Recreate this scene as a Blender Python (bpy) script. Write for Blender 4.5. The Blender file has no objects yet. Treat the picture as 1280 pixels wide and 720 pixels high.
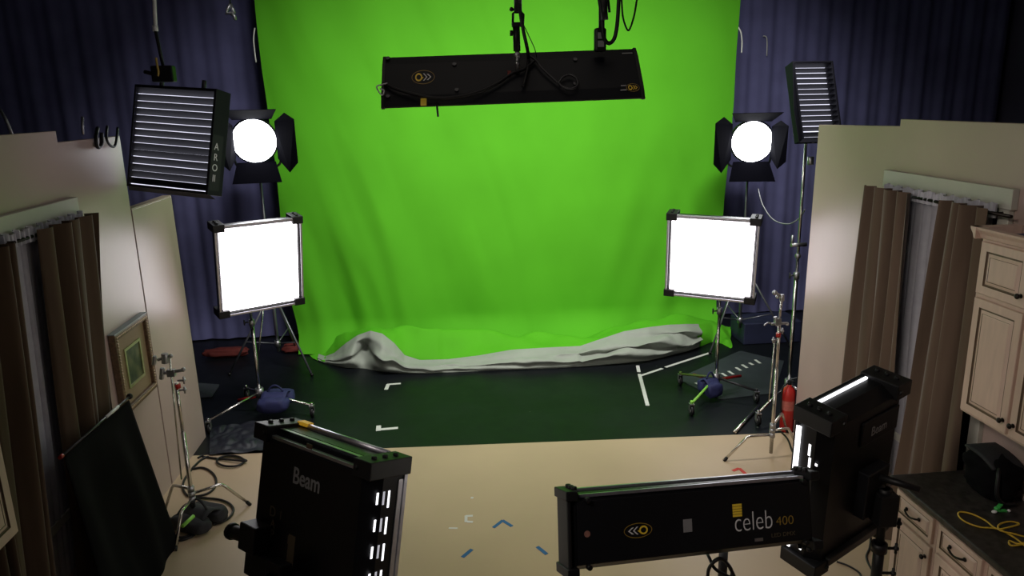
import bpy, bmesh, math, random
from mathutils import Vector, Matrix, Euler
from mathutils import noise as mnoise
random.seed(4)
R = math.radians
sc = bpy.context.scene
col = sc.collection
PI = math.pi

# ------------------------------------------------------------------ camera
F, CX, CY, H = 930.0, 640.0, 360.0, 3.3
dv = Vector((551 - CX, 128 - CY, F)).normalized()          # room depth axis seen by the lens
dn = Vector((730 - CX, 3693.0, F)); dn = (dn - dv * dn.dot(dv)).normalized()
xr = dn.cross(dv)
CAM = Vector((0, 0, H))
def ray(px, py):
    v = Vector((px - CX, py - CY, F))
    return Vector((xr.dot(v), dv.dot(v), -dn.dot(v)))
def at_z(px, py, z=0.0):
    r = ray(px, py); return CAM + r * ((z - H) / r.z)
def at_y(px, py, y):
    r = ray(px, py); return CAM + r * (y / r.y)
def at_x(px, py, x):
    r = ray(px, py); return CAM + r * (x / r.x)
cd = bpy.data.cameras.new('camera'); cam = bpy.data.objects.new('camera', cd); col.objects.link(cam)
cd.sensor_width = 36; cd.lens = F / 1280 * 36; cd.clip_start = 0.05
cr = Vector((xr.x, dv.x, -dn.x)); cdn = Vector((xr.y, dv.y, -dn.y)); cf = Vector((xr.z, dv.z, -dn.z))
m = Matrix((( cr.x, -cdn.x, -cf.x, 0), (cr.y, -cdn.y, -cf.y, 0), (cr.z, -cdn.z, -cf.z, H), (0, 0, 0, 1)))
cam.matrix_world = m
sc.camera = cam

# ------------------------------------------------------------------ materials
def lin(c):
    c = c / 255.0
    return c / 12.92 if c <= 0.04045 else ((c + 0.055) / 1.055) ** 2.4
def rgb(r, g, b): return (lin(r), lin(g), lin(b), 1)
MATS = {}
def mat(name, color, rough=0.5, metal=0.0, vary=0.0, scale=6.0, bump=0.0, bscale=60.0, emit=None, estr=0.0, spec=0.5, sheen=0.0, coat=0.0, trans=0.0, stretch=None):
    if name in MATS: return MATS[name]
    M = bpy.data.materials.new(name); M.use_nodes = True
    nt = M.node_tree; b = nt.nodes['Principled BSDF']
    b.inputs['Base Color'].default_value = color
    b.inputs['Roughness'].default_value = rough
    b.inputs['Metallic'].default_value = metal
    b.inputs['Specular IOR Level'].default_value = spec
    if sheen: b.inputs['Sheen Weight'].default_value = sheen; b.inputs['Sheen Roughness'].default_value = 0.4
    if coat: b.inputs['Coat Weight'].default_value = coat; b.inputs['Coat Roughness'].default_value = 0.25
    if trans: b.inputs['Transmission Weight'].default_value = trans
    if emit: b.inputs['Emission Color'].default_value = emit; b.inputs['Emission Strength'].default_value = estr
    tc = nt.nodes.new('ShaderNodeTexCoord'); vec = tc.outputs['Object']
    if stretch:
        mp = nt.nodes.new('ShaderNodeMapping'); mp.inputs['Scale'].default_value = stretch
        nt.links.new(vec, mp.inputs['Vector']); vec = mp.outputs['Vector']
    if vary:
        n = nt.nodes.new('ShaderNodeTexNoise'); n.inputs['Scale'].default_value = scale; n.inputs['Detail'].default_value = 5
        nt.links.new(vec, n.inputs['Vector'])
        rmp = nt.nodes.new('ShaderNodeValToRGB'); rmp.color_ramp.elements[0].position = 0.3; rmp.color_ramp.elements[1].position = 0.7
        lo = [max(0, c * (1 - vary)) for c in color[:3]] + [1]; hi = [min(1, c * (1 + vary)) for c in color[:3]] + [1]
        rmp.color_ramp.elements[0].color = lo; rmp.color_ramp.elements[1].color = hi
        nt.links.new(n.outputs['Fac'], rmp.inputs['Fac']); nt.links.new(rmp.outputs['Color'], b.inputs['Base Color'])
    if bump:
        n2 = nt.nodes.new('ShaderNodeTexNoise'); n2.inputs['Scale'].default_value = bscale; n2.inputs['Detail'].default_value = 3
        nt.links.new(vec, n2.inputs['Vector'])
        bp = nt.nodes.new('ShaderNodeBump'); bp.inputs['Strength'].default_value = bump; bp.inputs['Distance'].default_value = 0.01
        nt.links.new(n2.outputs['Fac'], bp.inputs['Height']); nt.links.new(bp.outputs['Normal'], b.inputs['Normal'])
    MATS[name] = M
    return M
def emis(name, color, s): return mat(name, (0.8, 0.8, 0.8, 1), 0.6, emit=color, estr=s)

m_flat = mat('painted_flat', (0.475, 0.362, 0.325, 1), 0.36, vary=0.06, scale=1.6, bump=0.05, bscale=220, spec=0.5)
m_flat_edge = mat('flat_edge', (0.42, 0.33, 0.26, 1), 0.7, vary=0.1, scale=20)
m_beige = mat('beige_floor', (0.465, 0.350, 0.232, 1), 0.45, vary=0.05, scale=1.2, bump=0.03, bscale=30)
m_black_floor = None
m_dark = mat('studio_dark', (0.10, 0.095, 0.16, 1), 0.9, vary=0.2, scale=1.0)  # base raised toward blue to stand for lamp glare over the far walls
m_drape = mat('glare_tinted_drape', (0.130, 0.132, 0.290, 1), 0.9, vary=0.12, scale=3, sheen=0.1)  # black cloth; the blue lift in its colour stands for veiling lamp glare
m_green = mat('chroma_green', (0.092, 0.42, 0.014, 1), 0.8, vary=0.05, scale=1.3, bump=0.12, bscale=180, spec=0.2)
m_backing = mat('grey_backing', (0.315, 0.345, 0.30, 1), 0.75, vary=0.06, scale=3, bump=0.1, bscale=90)
m_velvet = mat('brown_velvet', (0.085, 0.056, 0.036, 1), 0.8, vary=0.15, scale=8, sheen=0.3, spec=0.15, stretch=(1, 1, .15))
m_velvet_r = mat('taupe_velvet', (0.120, 0.082, 0.060, 1), 0.8, vary=0.15, scale=8, sheen=0.3, spec=0.15, stretch=(1, 1, .15))
m_sheer = mat('sheer_white', (0.50, 0.50, 0.56, 1), 0.8, vary=0.05, scale=10, spec=0.1)
m_white_paint = mat('white_trim_paint', (0.55, 0.54, 0.48, 1), 0.5, vary=0.04, scale=5)
m_pane = mat('night_pane', (0.02, 0.022, 0.03, 1), 0.1, spec=0.6)
m_blk = mat('black_enamel', (0.004, 0.004, 0.005, 1), 0.38, vary=0.2, scale=12, bump=0.03, bscale=300, spec=0.25)
m_blk2 = mat('black_housing_satin', (0.0045, 0.005, 0.007, 1), 0.5, vary=0.2, scale=4, spec=.3)
m_rub = mat('black_rubber', (0.006, 0.006, 0.007, 1), 0.5, vary=0.2, scale=20, spec=0.35)
m_dkgrey = mat('dark_grey_metal', (0.05, 0.05, 0.055, 1), 0.4, metal=0.6, vary=0.1, scale=20)
m_side = mat('panel_side_metal', (0.03, 0.032, 0.032, 1), 0.4, metal=0.5, vary=0.1, scale=15)
m_alu = mat('aluminium_rail', (0.55, 0.55, 0.62, 1), 0.35, metal=0.9, vary=0.08, scale=30)
m_chrome = mat('chrome_tube', (0.62, 0.60, 0.57, 1), 0.24, metal=1.0, vary=0.06, scale=14)
m_steel = mat('dull_steel', (0.40, 0.40, 0.42, 1), 0.38, metal=0.9, vary=0.1, scale=14)
m_lit = emis('lit_diffuser', (1.0, 0.93, 0.99, 1), 5.4)
m_lens = emis('lit_lens', (0.96, 0.97, 1.0, 1), 18.0)
m_slot = emis('glowing_slot', (0.96, 0.96, 1.0, 1), 1.6)
m_slot_dim = emis('dim_slot', (0.85, 0.86, 1.0, 1), 0.35)
m_front = emis('lit_front_face', (1.0, 0.94, 0.85, 1), 4.6)
m_red = mat('red_paint', (0.42, 0.015, 0.012, 1), 0.35, vary=0.1, scale=8)
m_redcloth = mat('red_cloth', (0.13, 0.018, 0.014, 1), 0.8, vary=0.2, scale=14)
m_navy = mat('blue_sandbag_cloth', (0.018, 0.022, 0.095, 1), 0.75, vary=0.2, scale=14, bump=0.2, bscale=50)
m_sand = mat('black_sandbag_cloth', (0.014, 0.014, 0.018, 1), 0.75, vary=0.25, scale=14, bump=0.2, bscale=50)
m_greentape = mat('green_tape', (0.22, 0.55, 0.06, 1), 0.5, vary=0.1, scale=20)
m_flagcloth = mat('black_flag_cloth', (0.0042, 0.0038, 0.0048, 1), 0.95, vary=0.3, scale=3, spec=0.08)
m_cab = mat('glazed_cream_cabinet', (0.64, 0.475, 0.395, 1), 0.42, vary=0.06, scale=5, stretch=(6, 6, 1))
m_glaze = mat('brown_glaze', (0.12, 0.08, 0.05, 1), 0.5, vary=0.2, scale=20)
m_bronze = mat('oil_rubbed_bronze', (0.018, 0.014, 0.012, 1), 0.35, metal=0.7, vary=0.2, scale=30)
m_top = mat('dark_stone_worktop', (0.030, 0.026, 0.024, 1), 0.42, vary=0.55, scale=28, spec=0.4)
m_yellow = mat('yellow_cord', (0.55, 0.36, 0.03, 1), 0.5, vary=0.1, scale=20)
m_logo = mat('logo_yellow', (0.60, 0.40, 0.03, 1), 0.5, vary=0.05, scale=20, emit=(0.6, 0.40, 0.03, 1), estr=0.10)  # faint glow added so the yellow print stands out
m_logo_dim = mat('logo_amber', (0.34, 0.22, 0.03, 1), 0.5, vary=0.05, scale=20)
m_print = mat('white_print', (0.75, 0.75, 0.77, 1), 0.5, vary=0.05, scale=20)
m_print_dim = mat('grey_print', (0.26, 0.26, 0.27, 1), 0.5, vary=0.05, scale=20)
m_print_faint = mat('faint_gold_print', (0.09, 0.07, 0.04, 1), 0.5, vary=0.05, scale=20)
m_white_tape = mat('white_tape', (0.62, 0.63, 0.60, 1), 0.6, vary=0.05, scale=20)
m_blue_tape = mat('blue_tape', (0.02, 0.11, 0.28, 1), 0.6, vary=0.08, scale=20)
m_red_tape = mat('red_tape', (0.50, 0.03, 0.02, 1), 0.6, vary=0.08, scale=20)
m_wood = mat('plank_wood', (0.22, 0.13, 0.07, 1), 0.6, vary=0.2, scale=10)

def floor_black():
    M = bpy.data.materials.new('black_green_floor_paint'); M.use_nodes = True
    nt = M.node_tree; b = nt.nodes['Principled BSDF']; b.inputs['Specular IOR Level'].default_value = .22
    tc = nt.nodes.new('ShaderNodeTexCoord')
    n = nt.nodes.new('ShaderNodeTexNoise'); n.inputs['Scale'].default_value = 1.4; n.inputs['Detail'].default_value = 6
    nt.links.new(tc.outputs['Object'], n.inputs['Vector'])
    r = nt.nodes.new('ShaderNodeValToRGB')
    r.color_ramp.elements[0].position = .3; r.color_ramp.elements[0].color = (.0035, .0045, .006, 1)
    r.color_ramp.elements[1].position = .7; r.color_ramp.elements[1].color = (.007, .0085, .011, 1)
    nt.links.new(n.outputs['Fac'], r.inputs['Fac'])
    v = nt.nodes.new('ShaderNodeTexVoronoi'); v.inputs['Scale'].default_value = 2.6
    nt.links.new(tc.outputs['Object'], v.inputs['Vector'])
    c = nt.nodes.new('ShaderNodeMath'); c.operation = 'LESS_THAN'; c.inputs[1].default_value = 0.035
    nt.links.new(v.outputs['Distance'], c.inputs[0])
    mx = nt.nodes.new('ShaderNodeMixRGB'); mx.inputs[2].default_value = (.07, .085, .07, 1)
    nt.links.new(c.outputs[0], mx.inputs[0]); nt.links.new(r.outputs['Color'], mx.inputs[1])
    nt.links.new(mx.outputs[0], b.inputs['Base Color'])
    n3 = nt.nodes.new('ShaderNodeTexNoise'); n3.inputs['Scale'].default_value = 5
    nt.links.new(tc.outputs['Object'], n3.inputs['Vector'])
    mr = nt.nodes.new('ShaderNodeMapRange'); mr.inputs[3].default_value = .34; mr.inputs[4].default_value = .5
    nt.links.new(n3.outputs['Fac'], mr.inputs[0]); nt.links.new(mr.outputs[0], b.inputs['Roughness'])
    return M
m_black_floor = floor_black()

# ------------------------------------------------------------------ mesh builder
class MB:
    def __init__(s): s.bm = bmesh.new()
    def quad(s, pts, mi=0):
        f = s.bm.faces.new([s.bm.verts.new(p) for p in pts]); f.material_index = mi; return s
    def box(s, a, b, mi=0, M=None):
        x0, y0, z0 = a; x1, y1, z1 = b
        P = [(x0,y0,z0),(x1,y0,z0),(x1,y1,z0),(x0,y1,z0),(x0,y0,z1),(x1,y0,z1),(x1,y1,z1),(x0,y1,z1)]
        V = [s.bm.verts.new(M @ Vector(p) if M else p) for p in P]
        for q in ((3,2,1,0),(4,5,6,7),(0,1,5,4),(1,2,6,5),(2,3,7,6),(3,0,4,7)):
            s.bm.faces.new([V[i] for i in q]).material_index = mi
        return s
    def bar(s, p, q, w, h, up=(0, 0, 1), mi=0):
        p, q = Vector(p), Vector(q); d = (q - p); L = d.length; d.normalize(); u = Vector(up); x = d.cross(u)
        if x.length < 1e-4: x = d.cross(Vector((1, 0, 0)))
        x.normalize(); u = x.cross(d)
        M = Matrix(((x.x, d.x, u.x, p.x), (x.y, d.y, u.y, p.y), (x.z, d.z, u.z, p.z), (0, 0, 0, 1)))
        return s.box((-w/2, 0, -h/2), (w/2, L, h/2), mi, M)
    def cyl(s, p, q, r, r2=None, n=14, mi=0, cap=True):
        p, q = Vector(p), Vector(q); r2 = r if r2 is None else r2
        d = (q - p).normalized(); a = d.orthogonal().normalized(); b = d.cross(a)
        A = [s.bm.verts.new(p + (a*math.cos(t)+b*math.sin(t))*r) for t in [2*PI*i/n for i in range(n)]]
        B = [s.bm.verts.new(q + (a*math.cos(t)+b*math.sin(t))*r2) for t in [2*PI*i/n for i in range(n)]]
        for i in range(n):
            f = s.bm.faces.new((A[i], A[(i+1)%n], B[(i+1)%n], B[i])); f.material_index = mi; f.smooth = True
        if cap:
            s.bm.faces.new(A[::-1]).material_index = mi; s.bm.faces.new(B).material_index = mi
        return s
    def tube(s, pts, r, n=8, closed=False, mi=0):
        pts = [Vector(p) for p in pts]; N = len(pts); rings = []
        prev = None
        for i, p in enumerate(pts):
            if closed: t = pts[(i+1)%N] - pts[i-1]
            else: t = pts[min(i+1, N-1)] - pts[max(i-1, 0)]
            t = t.normalized() if t.length > 1e-9 else Vector((0, 0, 1))
            if prev is None: a = t.orthogonal().normalized()
            else:
                a = prev - t * prev.dot(t)
                a = a.normalized() if a.length > 1e-6 else t.orthogonal().normalized()
            prev = a; b = t.cross(a)
            rr = r[i] if isinstance(r, (list, tuple)) else r
            rings.append([s.bm.verts.new(p + (a*math.cos(k*2*PI/n)+b*math.sin(k*2*PI/n))*rr) for k in range(n)])
        for i in range(N if closed else N-1):
            A, B = rings[i], rings[(i+1)%N]
            for k in range(n):
                f = s.bm.faces.new((A[k], A[(k+1)%n], B[(k+1)%n], B[k])); f.smooth = True; f.material_index = mi
        if not closed:
            s.bm.faces.new(rings[0][::-1]).material_index = mi; s.bm.faces.new(rings[-1]).material_index = mi
        return s
    def ball(s, c, r, sc=(1, 1, 1), mi=0, u=14, v=10):
        M = Matrix.Translation(c) @ Matrix.Diagonal((r*sc[0], r*sc[1], r*sc[2], 1))
        d = bmesh.ops.create_uvsphere(s.bm, u_segments=u, v_segments=v, radius=1, matrix=M)
        for vv in d['verts']:
            for f in vv.link_faces: f.smooth = True; f.material_index = mi
        return s
    def prism(s, poly, a, b, axis='x', mi=0):
        def P(u, v, t): return {'x': (t, u, v), 'y': (u, t, v), 'z': (u, v, t)}[axis]
        A = [s.bm.verts.new(P(u, v, a)) for u, v in poly]; B = [s.bm.verts.new(P(u, v, b)) for u, v in poly]
        n = len(poly)
        for i in range(n): s.bm.faces.new((A[i], A[(i+1)%n], B[(i+1)%n], B[i])).material_index = mi
        s.bm.faces.new(A[::-1]).material_index = mi; s.bm.faces.new(B).material_index = mi
        return s
    def grid(s, fn, nu, nv, mi=0, closed_u=False):
        V = [[s.bm.verts.new(fn(i/nu, j/nv)) for i in range(nu + (0 if closed_u else 1))] for j in range(nv+1)]
        W = len(V[0])
        for j in range(nv):
            for i in range(nu):
                f = s.bm.faces.new((V[j][i], V[j][(i+1)%W], V[j+1][(i+1)%W], V[j+1][i])); f.smooth = True; f.material_index = mi
        return s
    def rings(s, w, h, steps, M):
        """raised panel front: nested rectangles (inset, depth, material of the band towards the next ring)"""
        prev = None; pm = 0
        for ins, dep, mi in steps:
            pts = [(ins, -dep, ins), (w-ins, -dep, ins), (w-ins, -dep, h-ins), (ins, -dep, h-ins)]
            V = [s.bm.verts.new(M @ Vector(p)) for p in pts]
            if prev:
                for i in range(4): s.bm.faces.new((prev[i], prev[(i+1)%4], V[(i+1)%4], V[i])).material_index = pm
            prev, pm = V, mi
        s.bm.faces.new(prev).material_index = pm
        return s

def root_of(o):
    while o.parent: o = o.parent
    return o
def xf(o):
    return Matrix.Translation(o.location) @ o.rotation_euler.to_matrix().to_4x4()
def build(name, mb, mats, parent=None, world=True, bevel=0.0, solid=0.0, sub=0, recalc=True, label=None):
    if not isinstance(mats, (list, tuple)): mats = [mats]
    if recalc: bmesh.ops.recalc_face_normals(mb.bm, faces=mb.bm.faces)
    if parent is not None and world:
        mb.bm.transform(xf(root_of(parent)).inverted())
    me = bpy.data.meshes.new(name); mb.bm.to_mesh(me); mb.bm.free()
    for mm in mats: me.materials.append(mm)
    o = bpy.data.objects.new(name, me); col.objects.link(o)
    if parent is not None: o.parent = parent
    if bevel:
        b = o.modifiers.new('bevel', 'BEVEL'); b.width = bevel; b.segments = 2; b.limit_method = 'ANGLE'; b.angle_limit = R(40)
    if solid:
        b = o.modifiers.new('solid', 'SOLIDIFY'); b.thickness = solid; b.offset = 0
    if sub:
        b = o.modifiers.new('sub', 'SUBSURF'); b.levels = sub; b.render_levels = sub
    if label: o['label'] = label
    return o
def thing(name, label, cat, loc=(0, 0, 0), rot=None, group=None):
    o = bpy.data.objects.new(name, None); col.objects.link(o); o.empty_display_size = .1
    o.location = loc
    if rot is not None: o.rotation_euler = rot
    o['label'] = label; o['category'] = cat
    if group: o['group'] = group
    return o
def tag(o, label, cat, group=None):
    o['label'] = label; o['category'] = cat
    if group: o['group'] = group
    return o
def struct(o): o['kind'] = 'structure'; return o
def smooth_pts(P, k=6, closed=False):
    P = [Vector(p) for p in P]; out = []; n = len(P)
    rng = range(n) if closed else range(n-1)
    for i in rng:
        if closed: a, b, c, d = P[i-1], P[i], P[(i+1)%n], P[(i+2)%n]
        else: a, b, c, d = P[max(i-1, 0)], P[i], P[i+1], P[min(i+2, n-1)]
        for t in [j/k for j in range(k)]:
            out.append(0.5*((2*b)+(c-a)*t+(2*a-5*b+4*c-d)*t*t+(3*b-a-3*c+d)*t*t*t))
    if not closed: out.append(P[-1])
    return out
def text_part(name, body, size, M, mt, parent, depth=0.0008, shear=0.0, sx=1.0, spacing=1.0, offset=0.0):
    """lettering: M places text (x right, y up, z out) in the parent's own frame"""
    cu = bpy.data.curves.new(name, 'FONT'); cu.body = body; cu.size = size; cu.extrude = depth; cu.shear = shear
    cu.align_x = 'CENTER'; cu.align_y = 'CENTER'; cu.space_character = spacing; cu.offset = offset
    t = bpy.data.objects.new(name + '_curve', cu); col.objects.link(t)
    bpy.context.view_layer.update()
    dg = bpy.context.evaluated_depsgraph_get()
    me = bpy.data.meshes.new_from_object(t.evaluated_get(dg)); me.name = name
    bpy.data.objects.remove(t)
    me.transform(M @ Matrix.Diagonal((sx, 1, 1, 1)))
    me.materials.clear(); me.materials.append(mt)
    o = bpy.data.objects.new(name, me); col.objects.link(o); o.parent = parent
    return o
def frame_M(origin, right, up):
    r = Vector(right).normalized(); u = Vector(up).normalized(); n = r.cross(u)
    o = Vector(origin)
    return Matrix(((r.x, u.x, n.x, o.x), (r.y, u.y, n.y, o.y), (r.z, u.z, n.z, o.z), (0, 0, 0, 1)))

# ------------------------------------------------------------------ room shell
XL, XR = -2.58, 3.37
mb = MB().quad([(-7.5, -1.5, 0), (8.5, -1.5, 0), (8.5, 11, 0), (-7.5, 11, 0)])
struct(build('stage_floor', mb, m_black_floor))
mb = MB().prism([(XL-.02, -1.5), (XR+.02, -1.5), (XR+.02, 6.60), (XL-.02, 6.93)], -.02, .006, 'z')
struct(build('floor', mb, m_beige))
for nm, pts in (('wall_back', [(-7.5, 11, 0), (8.5, 11, 0), (8.5, 11, 6.6), (-7.5, 11, 6.6)]),
                ('wall_outer_left', [(-7.5, -1.5, 0), (-7.5, 11, 0), (-7.5, 11, 6.6), (-7.5, -1.5, 6.6)]),
                ('wall_outer_right', [(8.5, -1.5, 0), (8.5, 11, 0), (8.5, 11, 6.6), (8.5, -1.5, 6.6)]),
                ('ceiling', [(-7.5, -1.5, 6.6), (8.5, -1.5, 6.6), (8.5, 11, 6.6), (-7.5, 11, 6.6)])):
    struct(build(nm, MB().quad(pts), m_dark))
# set walls: plywood flats with a stepped top edge
mb = MB().prism([(-1.5, 0.0), (6.36, 0.0), (6.36, 3.10), (5.36, 3.10), (5.36, 3.175), (-1.5, 3.175)], XL-.045, XL, 'x')
struct(build('wall_left', mb, m_flat, bevel=.003))
mb = MB().prism([(6.372, 0.0), (7.36, 0.0), (7.30, 2.50), (6.372, 2.50)], XL-.075, XL+.004, 'x')
struct(build('wall_left_far', mb, m_flat, bevel=.003))
mb = MB().prism([(6.376, 2.5005), (7.297, 2.5005), (7.297, 2.512), (6.376, 2.512)], XL-.072, XL+.001, 'x')
struct(build('trim_1', mb, m_flat_edge))
mb = MB().prism([(-1.5, 0.0), (6.60, 0.0), (6.55, 3.025), (5.335, 3.05), (5.335, 3.10), (-1.5, 3.10)], XR, XR+.045, 'x')
struct(build('wall_right', mb, m_flat, bevel=.003))

# hanging black drapes either side of the green screen
def drape(name, label, x0, x1, y, z0, z1, folds, amp, seed):
    rnd = random.Random(seed); ph = [rnd.uniform(0, 6.28) for _ in range(4)]
    def fn(u, v):
        x = x0 + (x1-x0)*u
        yy = y + amp*(math.sin(folds*2*PI*u+ph[0]+.5*math.sin(v*3+ph[1])) + .5*math.sin(folds*4.7*PI*u+ph[2]))*(1-.3*v)
        return (x, yy, z0 + (z1-z0)*v)
    return tag(build(name, MB().grid(fn, int(folds*14), 12), m_drape, recalc=False), label, 'drape')
drape('stage_drape', 'dark stage drape hanging behind the left spotlight', -7.3, -1.9, 10.75, 0.02, 6.4, 13, .022, 1)
drape('stage_drape', 'dark stage drape hanging behind the right spotlight', 3.6, 8.3, 10.75, 0.02, 6.4, 12, .022, 2)

# ------------------------------------------------------------------ green screen
gs = thing('green_screen', 'large bright green chroma key cloth hung at the back, grey-backed end bunched on the floor', 'green screen', (0.85, 10.0, 0))
Lp = [at_y(px, py, 10.0) for px, py in ((318, 0), (322, 40), (327, 90), (336, 150), (344, 205), (349, 260), (354, 320), (361, 370), (374, 420))]
Rp = [at_y(px, py, 10.0) for px, py in ((925, 0), (920, 60), (916, 130), (911, 190), (905, 250), (900, 310), (897, 360), (894, 420))]
def edge_x(P, z):
    if z >= P[0].z: return P[0].x
    for a, b in zip(P, P[1:]):
        if a.z >= z >= b.z: return a.x + (b.x-a.x)*(a.z-z)/(a.z-b.z)
    return P[-1].x
ZT = 6.0
def screen(u, v):
    z = .02 + (ZT-.02)*(v**1.15)
    xl, xr_ = edge_x(Lp, z), edge_x(Rp, z)
    x = xl + (xr_-xl)*u
    low = max(0, 1 - z/3.2); low2 = low*low
    y = 10.0
    y += .030*math.sin(2.3*x+.35*z+.4) + .012*math.sin(7.0*x + 1.1*z) * (.4+.6*(z/6))
    # swags that sweep from the left edge down toward the middle
    s = x + 2.2 - .40*(3.2-z) + .05*(3.2-z)**2
    lw = math.exp(-((x+1.35)/1.05)**2)
    y += low*lw*(.040*math.sin(5.2*s+.5) + .020*math.sin(10.5*s+1.5)+.010*math.sin(21*s+x))
    rw = math.exp(-((x-3.1)/.9)**2)
    s2 = x + .35*(2.6-z)
    y += low*rw*(.030*math.sin(6*s2+1.0)+.014*math.sin(13*s2))
    y += low2*.03*math.sin(3.7*x+2.2*z)
    y += .02*math.exp(-((x-xl)/.12)**2)*math.sin(4*z) 
    s3 = x + .30*z; y += .012*math.sin(8.3*s3+2*mnoise.noise(Vector((x*.8, z*.6, 9))))*max(0, min(1, (2.2-x)/2.5)) + .016*max(0, mnoise.noise(Vector((s3*5, z*.7, 2))))
    # foot kicks forward where the cloth starts to pool
    k = max(0, 1 - z/.45)
    y -= k*k*(.28 + .10*math.sin(4*x))
    y += .010*mnoise.noise(Vector((x*1.5, z*1.5, 3)))
    return (x, y, z)
build('hanging_cloth', MB().grid(screen, 170, 130), m_green, gs, recalc=False)
# pooled and folded bottom: columns read off along the hem
CO = [  # px, front floor py, fold-crest py, rear heap py
 (378, 436, 432, 428), (392, 449, 443, 434), (405, 454, 446, 432), (418, 457, 441, 425), (432, 460, 429, 416), (447, 461, 419, 412), (463, 463, 413.5, 410), (478, 465, 417, 408), (493, 466.5, 429, 407),
 (506, 467, 444, 407), (525, 467.5, 450, 407), (560, 466, 449, 410), (600, 464, 444, 417), (640, 462.5, 437, 421), (690, 461, 434, 421), (725, 459, 432.5, 419),
 (750, 457, 424, 414), (780, 454.5, 414, 405), (810, 451, 409, 398), (835, 445.5, 406, 393), (858, 440, 405, 392), (875, 434, 405, 393), (890, 428, 404, 396), (902, 430, 412, 404), (913, 436, 424, 416)]
def col_at(t):
    n = len(CO)-1; f = t*n; i = min(int(f), n-1); f -= i
    f2 = f
    return [CO[i][k] + (CO[i+1][k]-CO[i][k])*f2 for k in range(4)]
def profile(t):
    px, pf, pc, pr = col_at(t)
    A = at_z(px, pf, 0.0)
    dep = .22 if t < .45 else .26
    B = at_y(px, pc, A.y + dep)
    C_ = at_y(px, pr, A.y + dep + .38)
    C_.z = max(C_.z, .03); B.z = max(B.z, .03)
    return px, A, B, C_
def wr(p, a, f, sd):
    v = Vector(p)*f + Vector((sd, sd*2, 0)); return a*mnoise.noise(v)
def front(u, v):           # grey: floor -> crest
    t0, t1 = 1.5/24, 20.9/24
    t = t0 + (t1-t0)*u
    px, A, B, C_ = profile(t)
    th = v
    p = A.lerp(B, th)
    bulge = math.sin(PI*th)
    hgt = B.z
    p.y -= bulge*(.06 + .10*min(1, hgt/.4)); 
    p.z += .02*math.sin(PI*min(1, th*1.3))
    # open pocket of the fold on the left lump
    pk = math.exp(-((px-456)/9.0)**2)*math.exp(-((th-.45)/.28)**2)
    p.y += pk*.42
    fl = math.exp(-((px-482)/9.0)**2)*bulge
    p.y -= fl*.10
    # long creases
    env = .35+.65*min(1, hgt/.3)
    cx_ = A.x
    big = 1.0 if cx_ > 1.6 else .45
    p.y += env*big*.075*math.sin(9*th*PI*.6 + 3.1*cx_ + 1.3*math.sin(2.2*cx_))*bulge
    p.z += env*big*.028*math.sin(6*th*PI*.6 - 4.3*cx_)*bulge
    rid = 1-abs(mnoise.noise(Vector((p.x*3.2, p.y*3.2+p.z*5, 5))))*2.2
    p.y += wr(p, .03*env, 4.5, 1)*bulge - .035*env*max(0, rid)*bulge; p.z += wr(p, .035*env, 5.5, 7)*bulge + .02*env*max(0, rid)*bulge
    p.z = max(p.z, .008 if v > 0 else .004)
    return p
build('folded_grey_backing', MB().grid(front, 220, 26), m_backing, gs, recalc=False, label='light grey backing of the cloth folded over along the floor')
def heap(u, v):            # green: crest -> back behind the fold, up to the hanging foot
    px, A, B, C_ = profile(u)
    D = Vector((C_.x + .03, 9.80, .05)); 
    if D.y < C_.y + .05: D.y = C_.y + .05
    if v < .4: p = B.lerp(C_, v/.4)
    else: p = C_.lerp(D, (v-.4)/.6)
    e = math.sin(PI*v)
    p.z += wr(p, .10, 2.6, 4)*e + .02*math.sin(7*p.x+11*v)*e
    p.y += wr(p, .06, 4, 2)*e
    if v == 0: p.y += .012; p.z -= .004
    p.z = max(p.z, .012)
    return p
build('pooled_cloth', MB().grid(heap, 200, 24), m_green, gs, recalc=False)
def skirt(t0, t1):         # green hem in front at the two ends
    def fn(u, v):
        t = t0 + (t1-t0)*u
        px, A, B, C_ = profile(t)
        p = A.lerp(B, v); p.y -= math.sin(PI*v)*.07; p.z += wr(p, .05, 5, 3)*math.sin(PI*v)
        p.z = max(p.z, .006); return p
    return fn
build('cloth_corner', MB().grid(skirt(0, 2.2/24), 26, 10), m_green, gs, recalc=False)
build('cloth_corner', MB().grid(skirt(20.7/24, 1), 30, 10), m_green, gs, recalc=False)
# ties along the two edges
def cord(name, label, pts, r, mt, cat='cord', k=6, n=6, group=None):
    return tag(build(name, MB().tube(smooth_pts(pts, k), r, n), mt), label, cat, group)
build('tie_string', MB().tube(smooth_pts([at_y(922, 33, 9.99), at_y(926, 40, 9.97), at_y(927.5, 52, 9.97), at_y(927, 66, 9.97)], 6), .010, 6), m_white_tape, gs)
cord('tie_string', 'white tie cord hanging on the dark drape right of the green cloth', [at_y(954, 45, 10.70), at_y(958.5, 48, 10.70), at_y(958.5, 70, 10.70)], .008, m_white_tape)
build('tie_string', MB().tube(smooth_pts([at_y(318.5, 35, 9.97), at_y(317, 50, 9.95), at_y(320, 78, 9.96)], 6), .009, 6), m_white_tape, gs)

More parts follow.
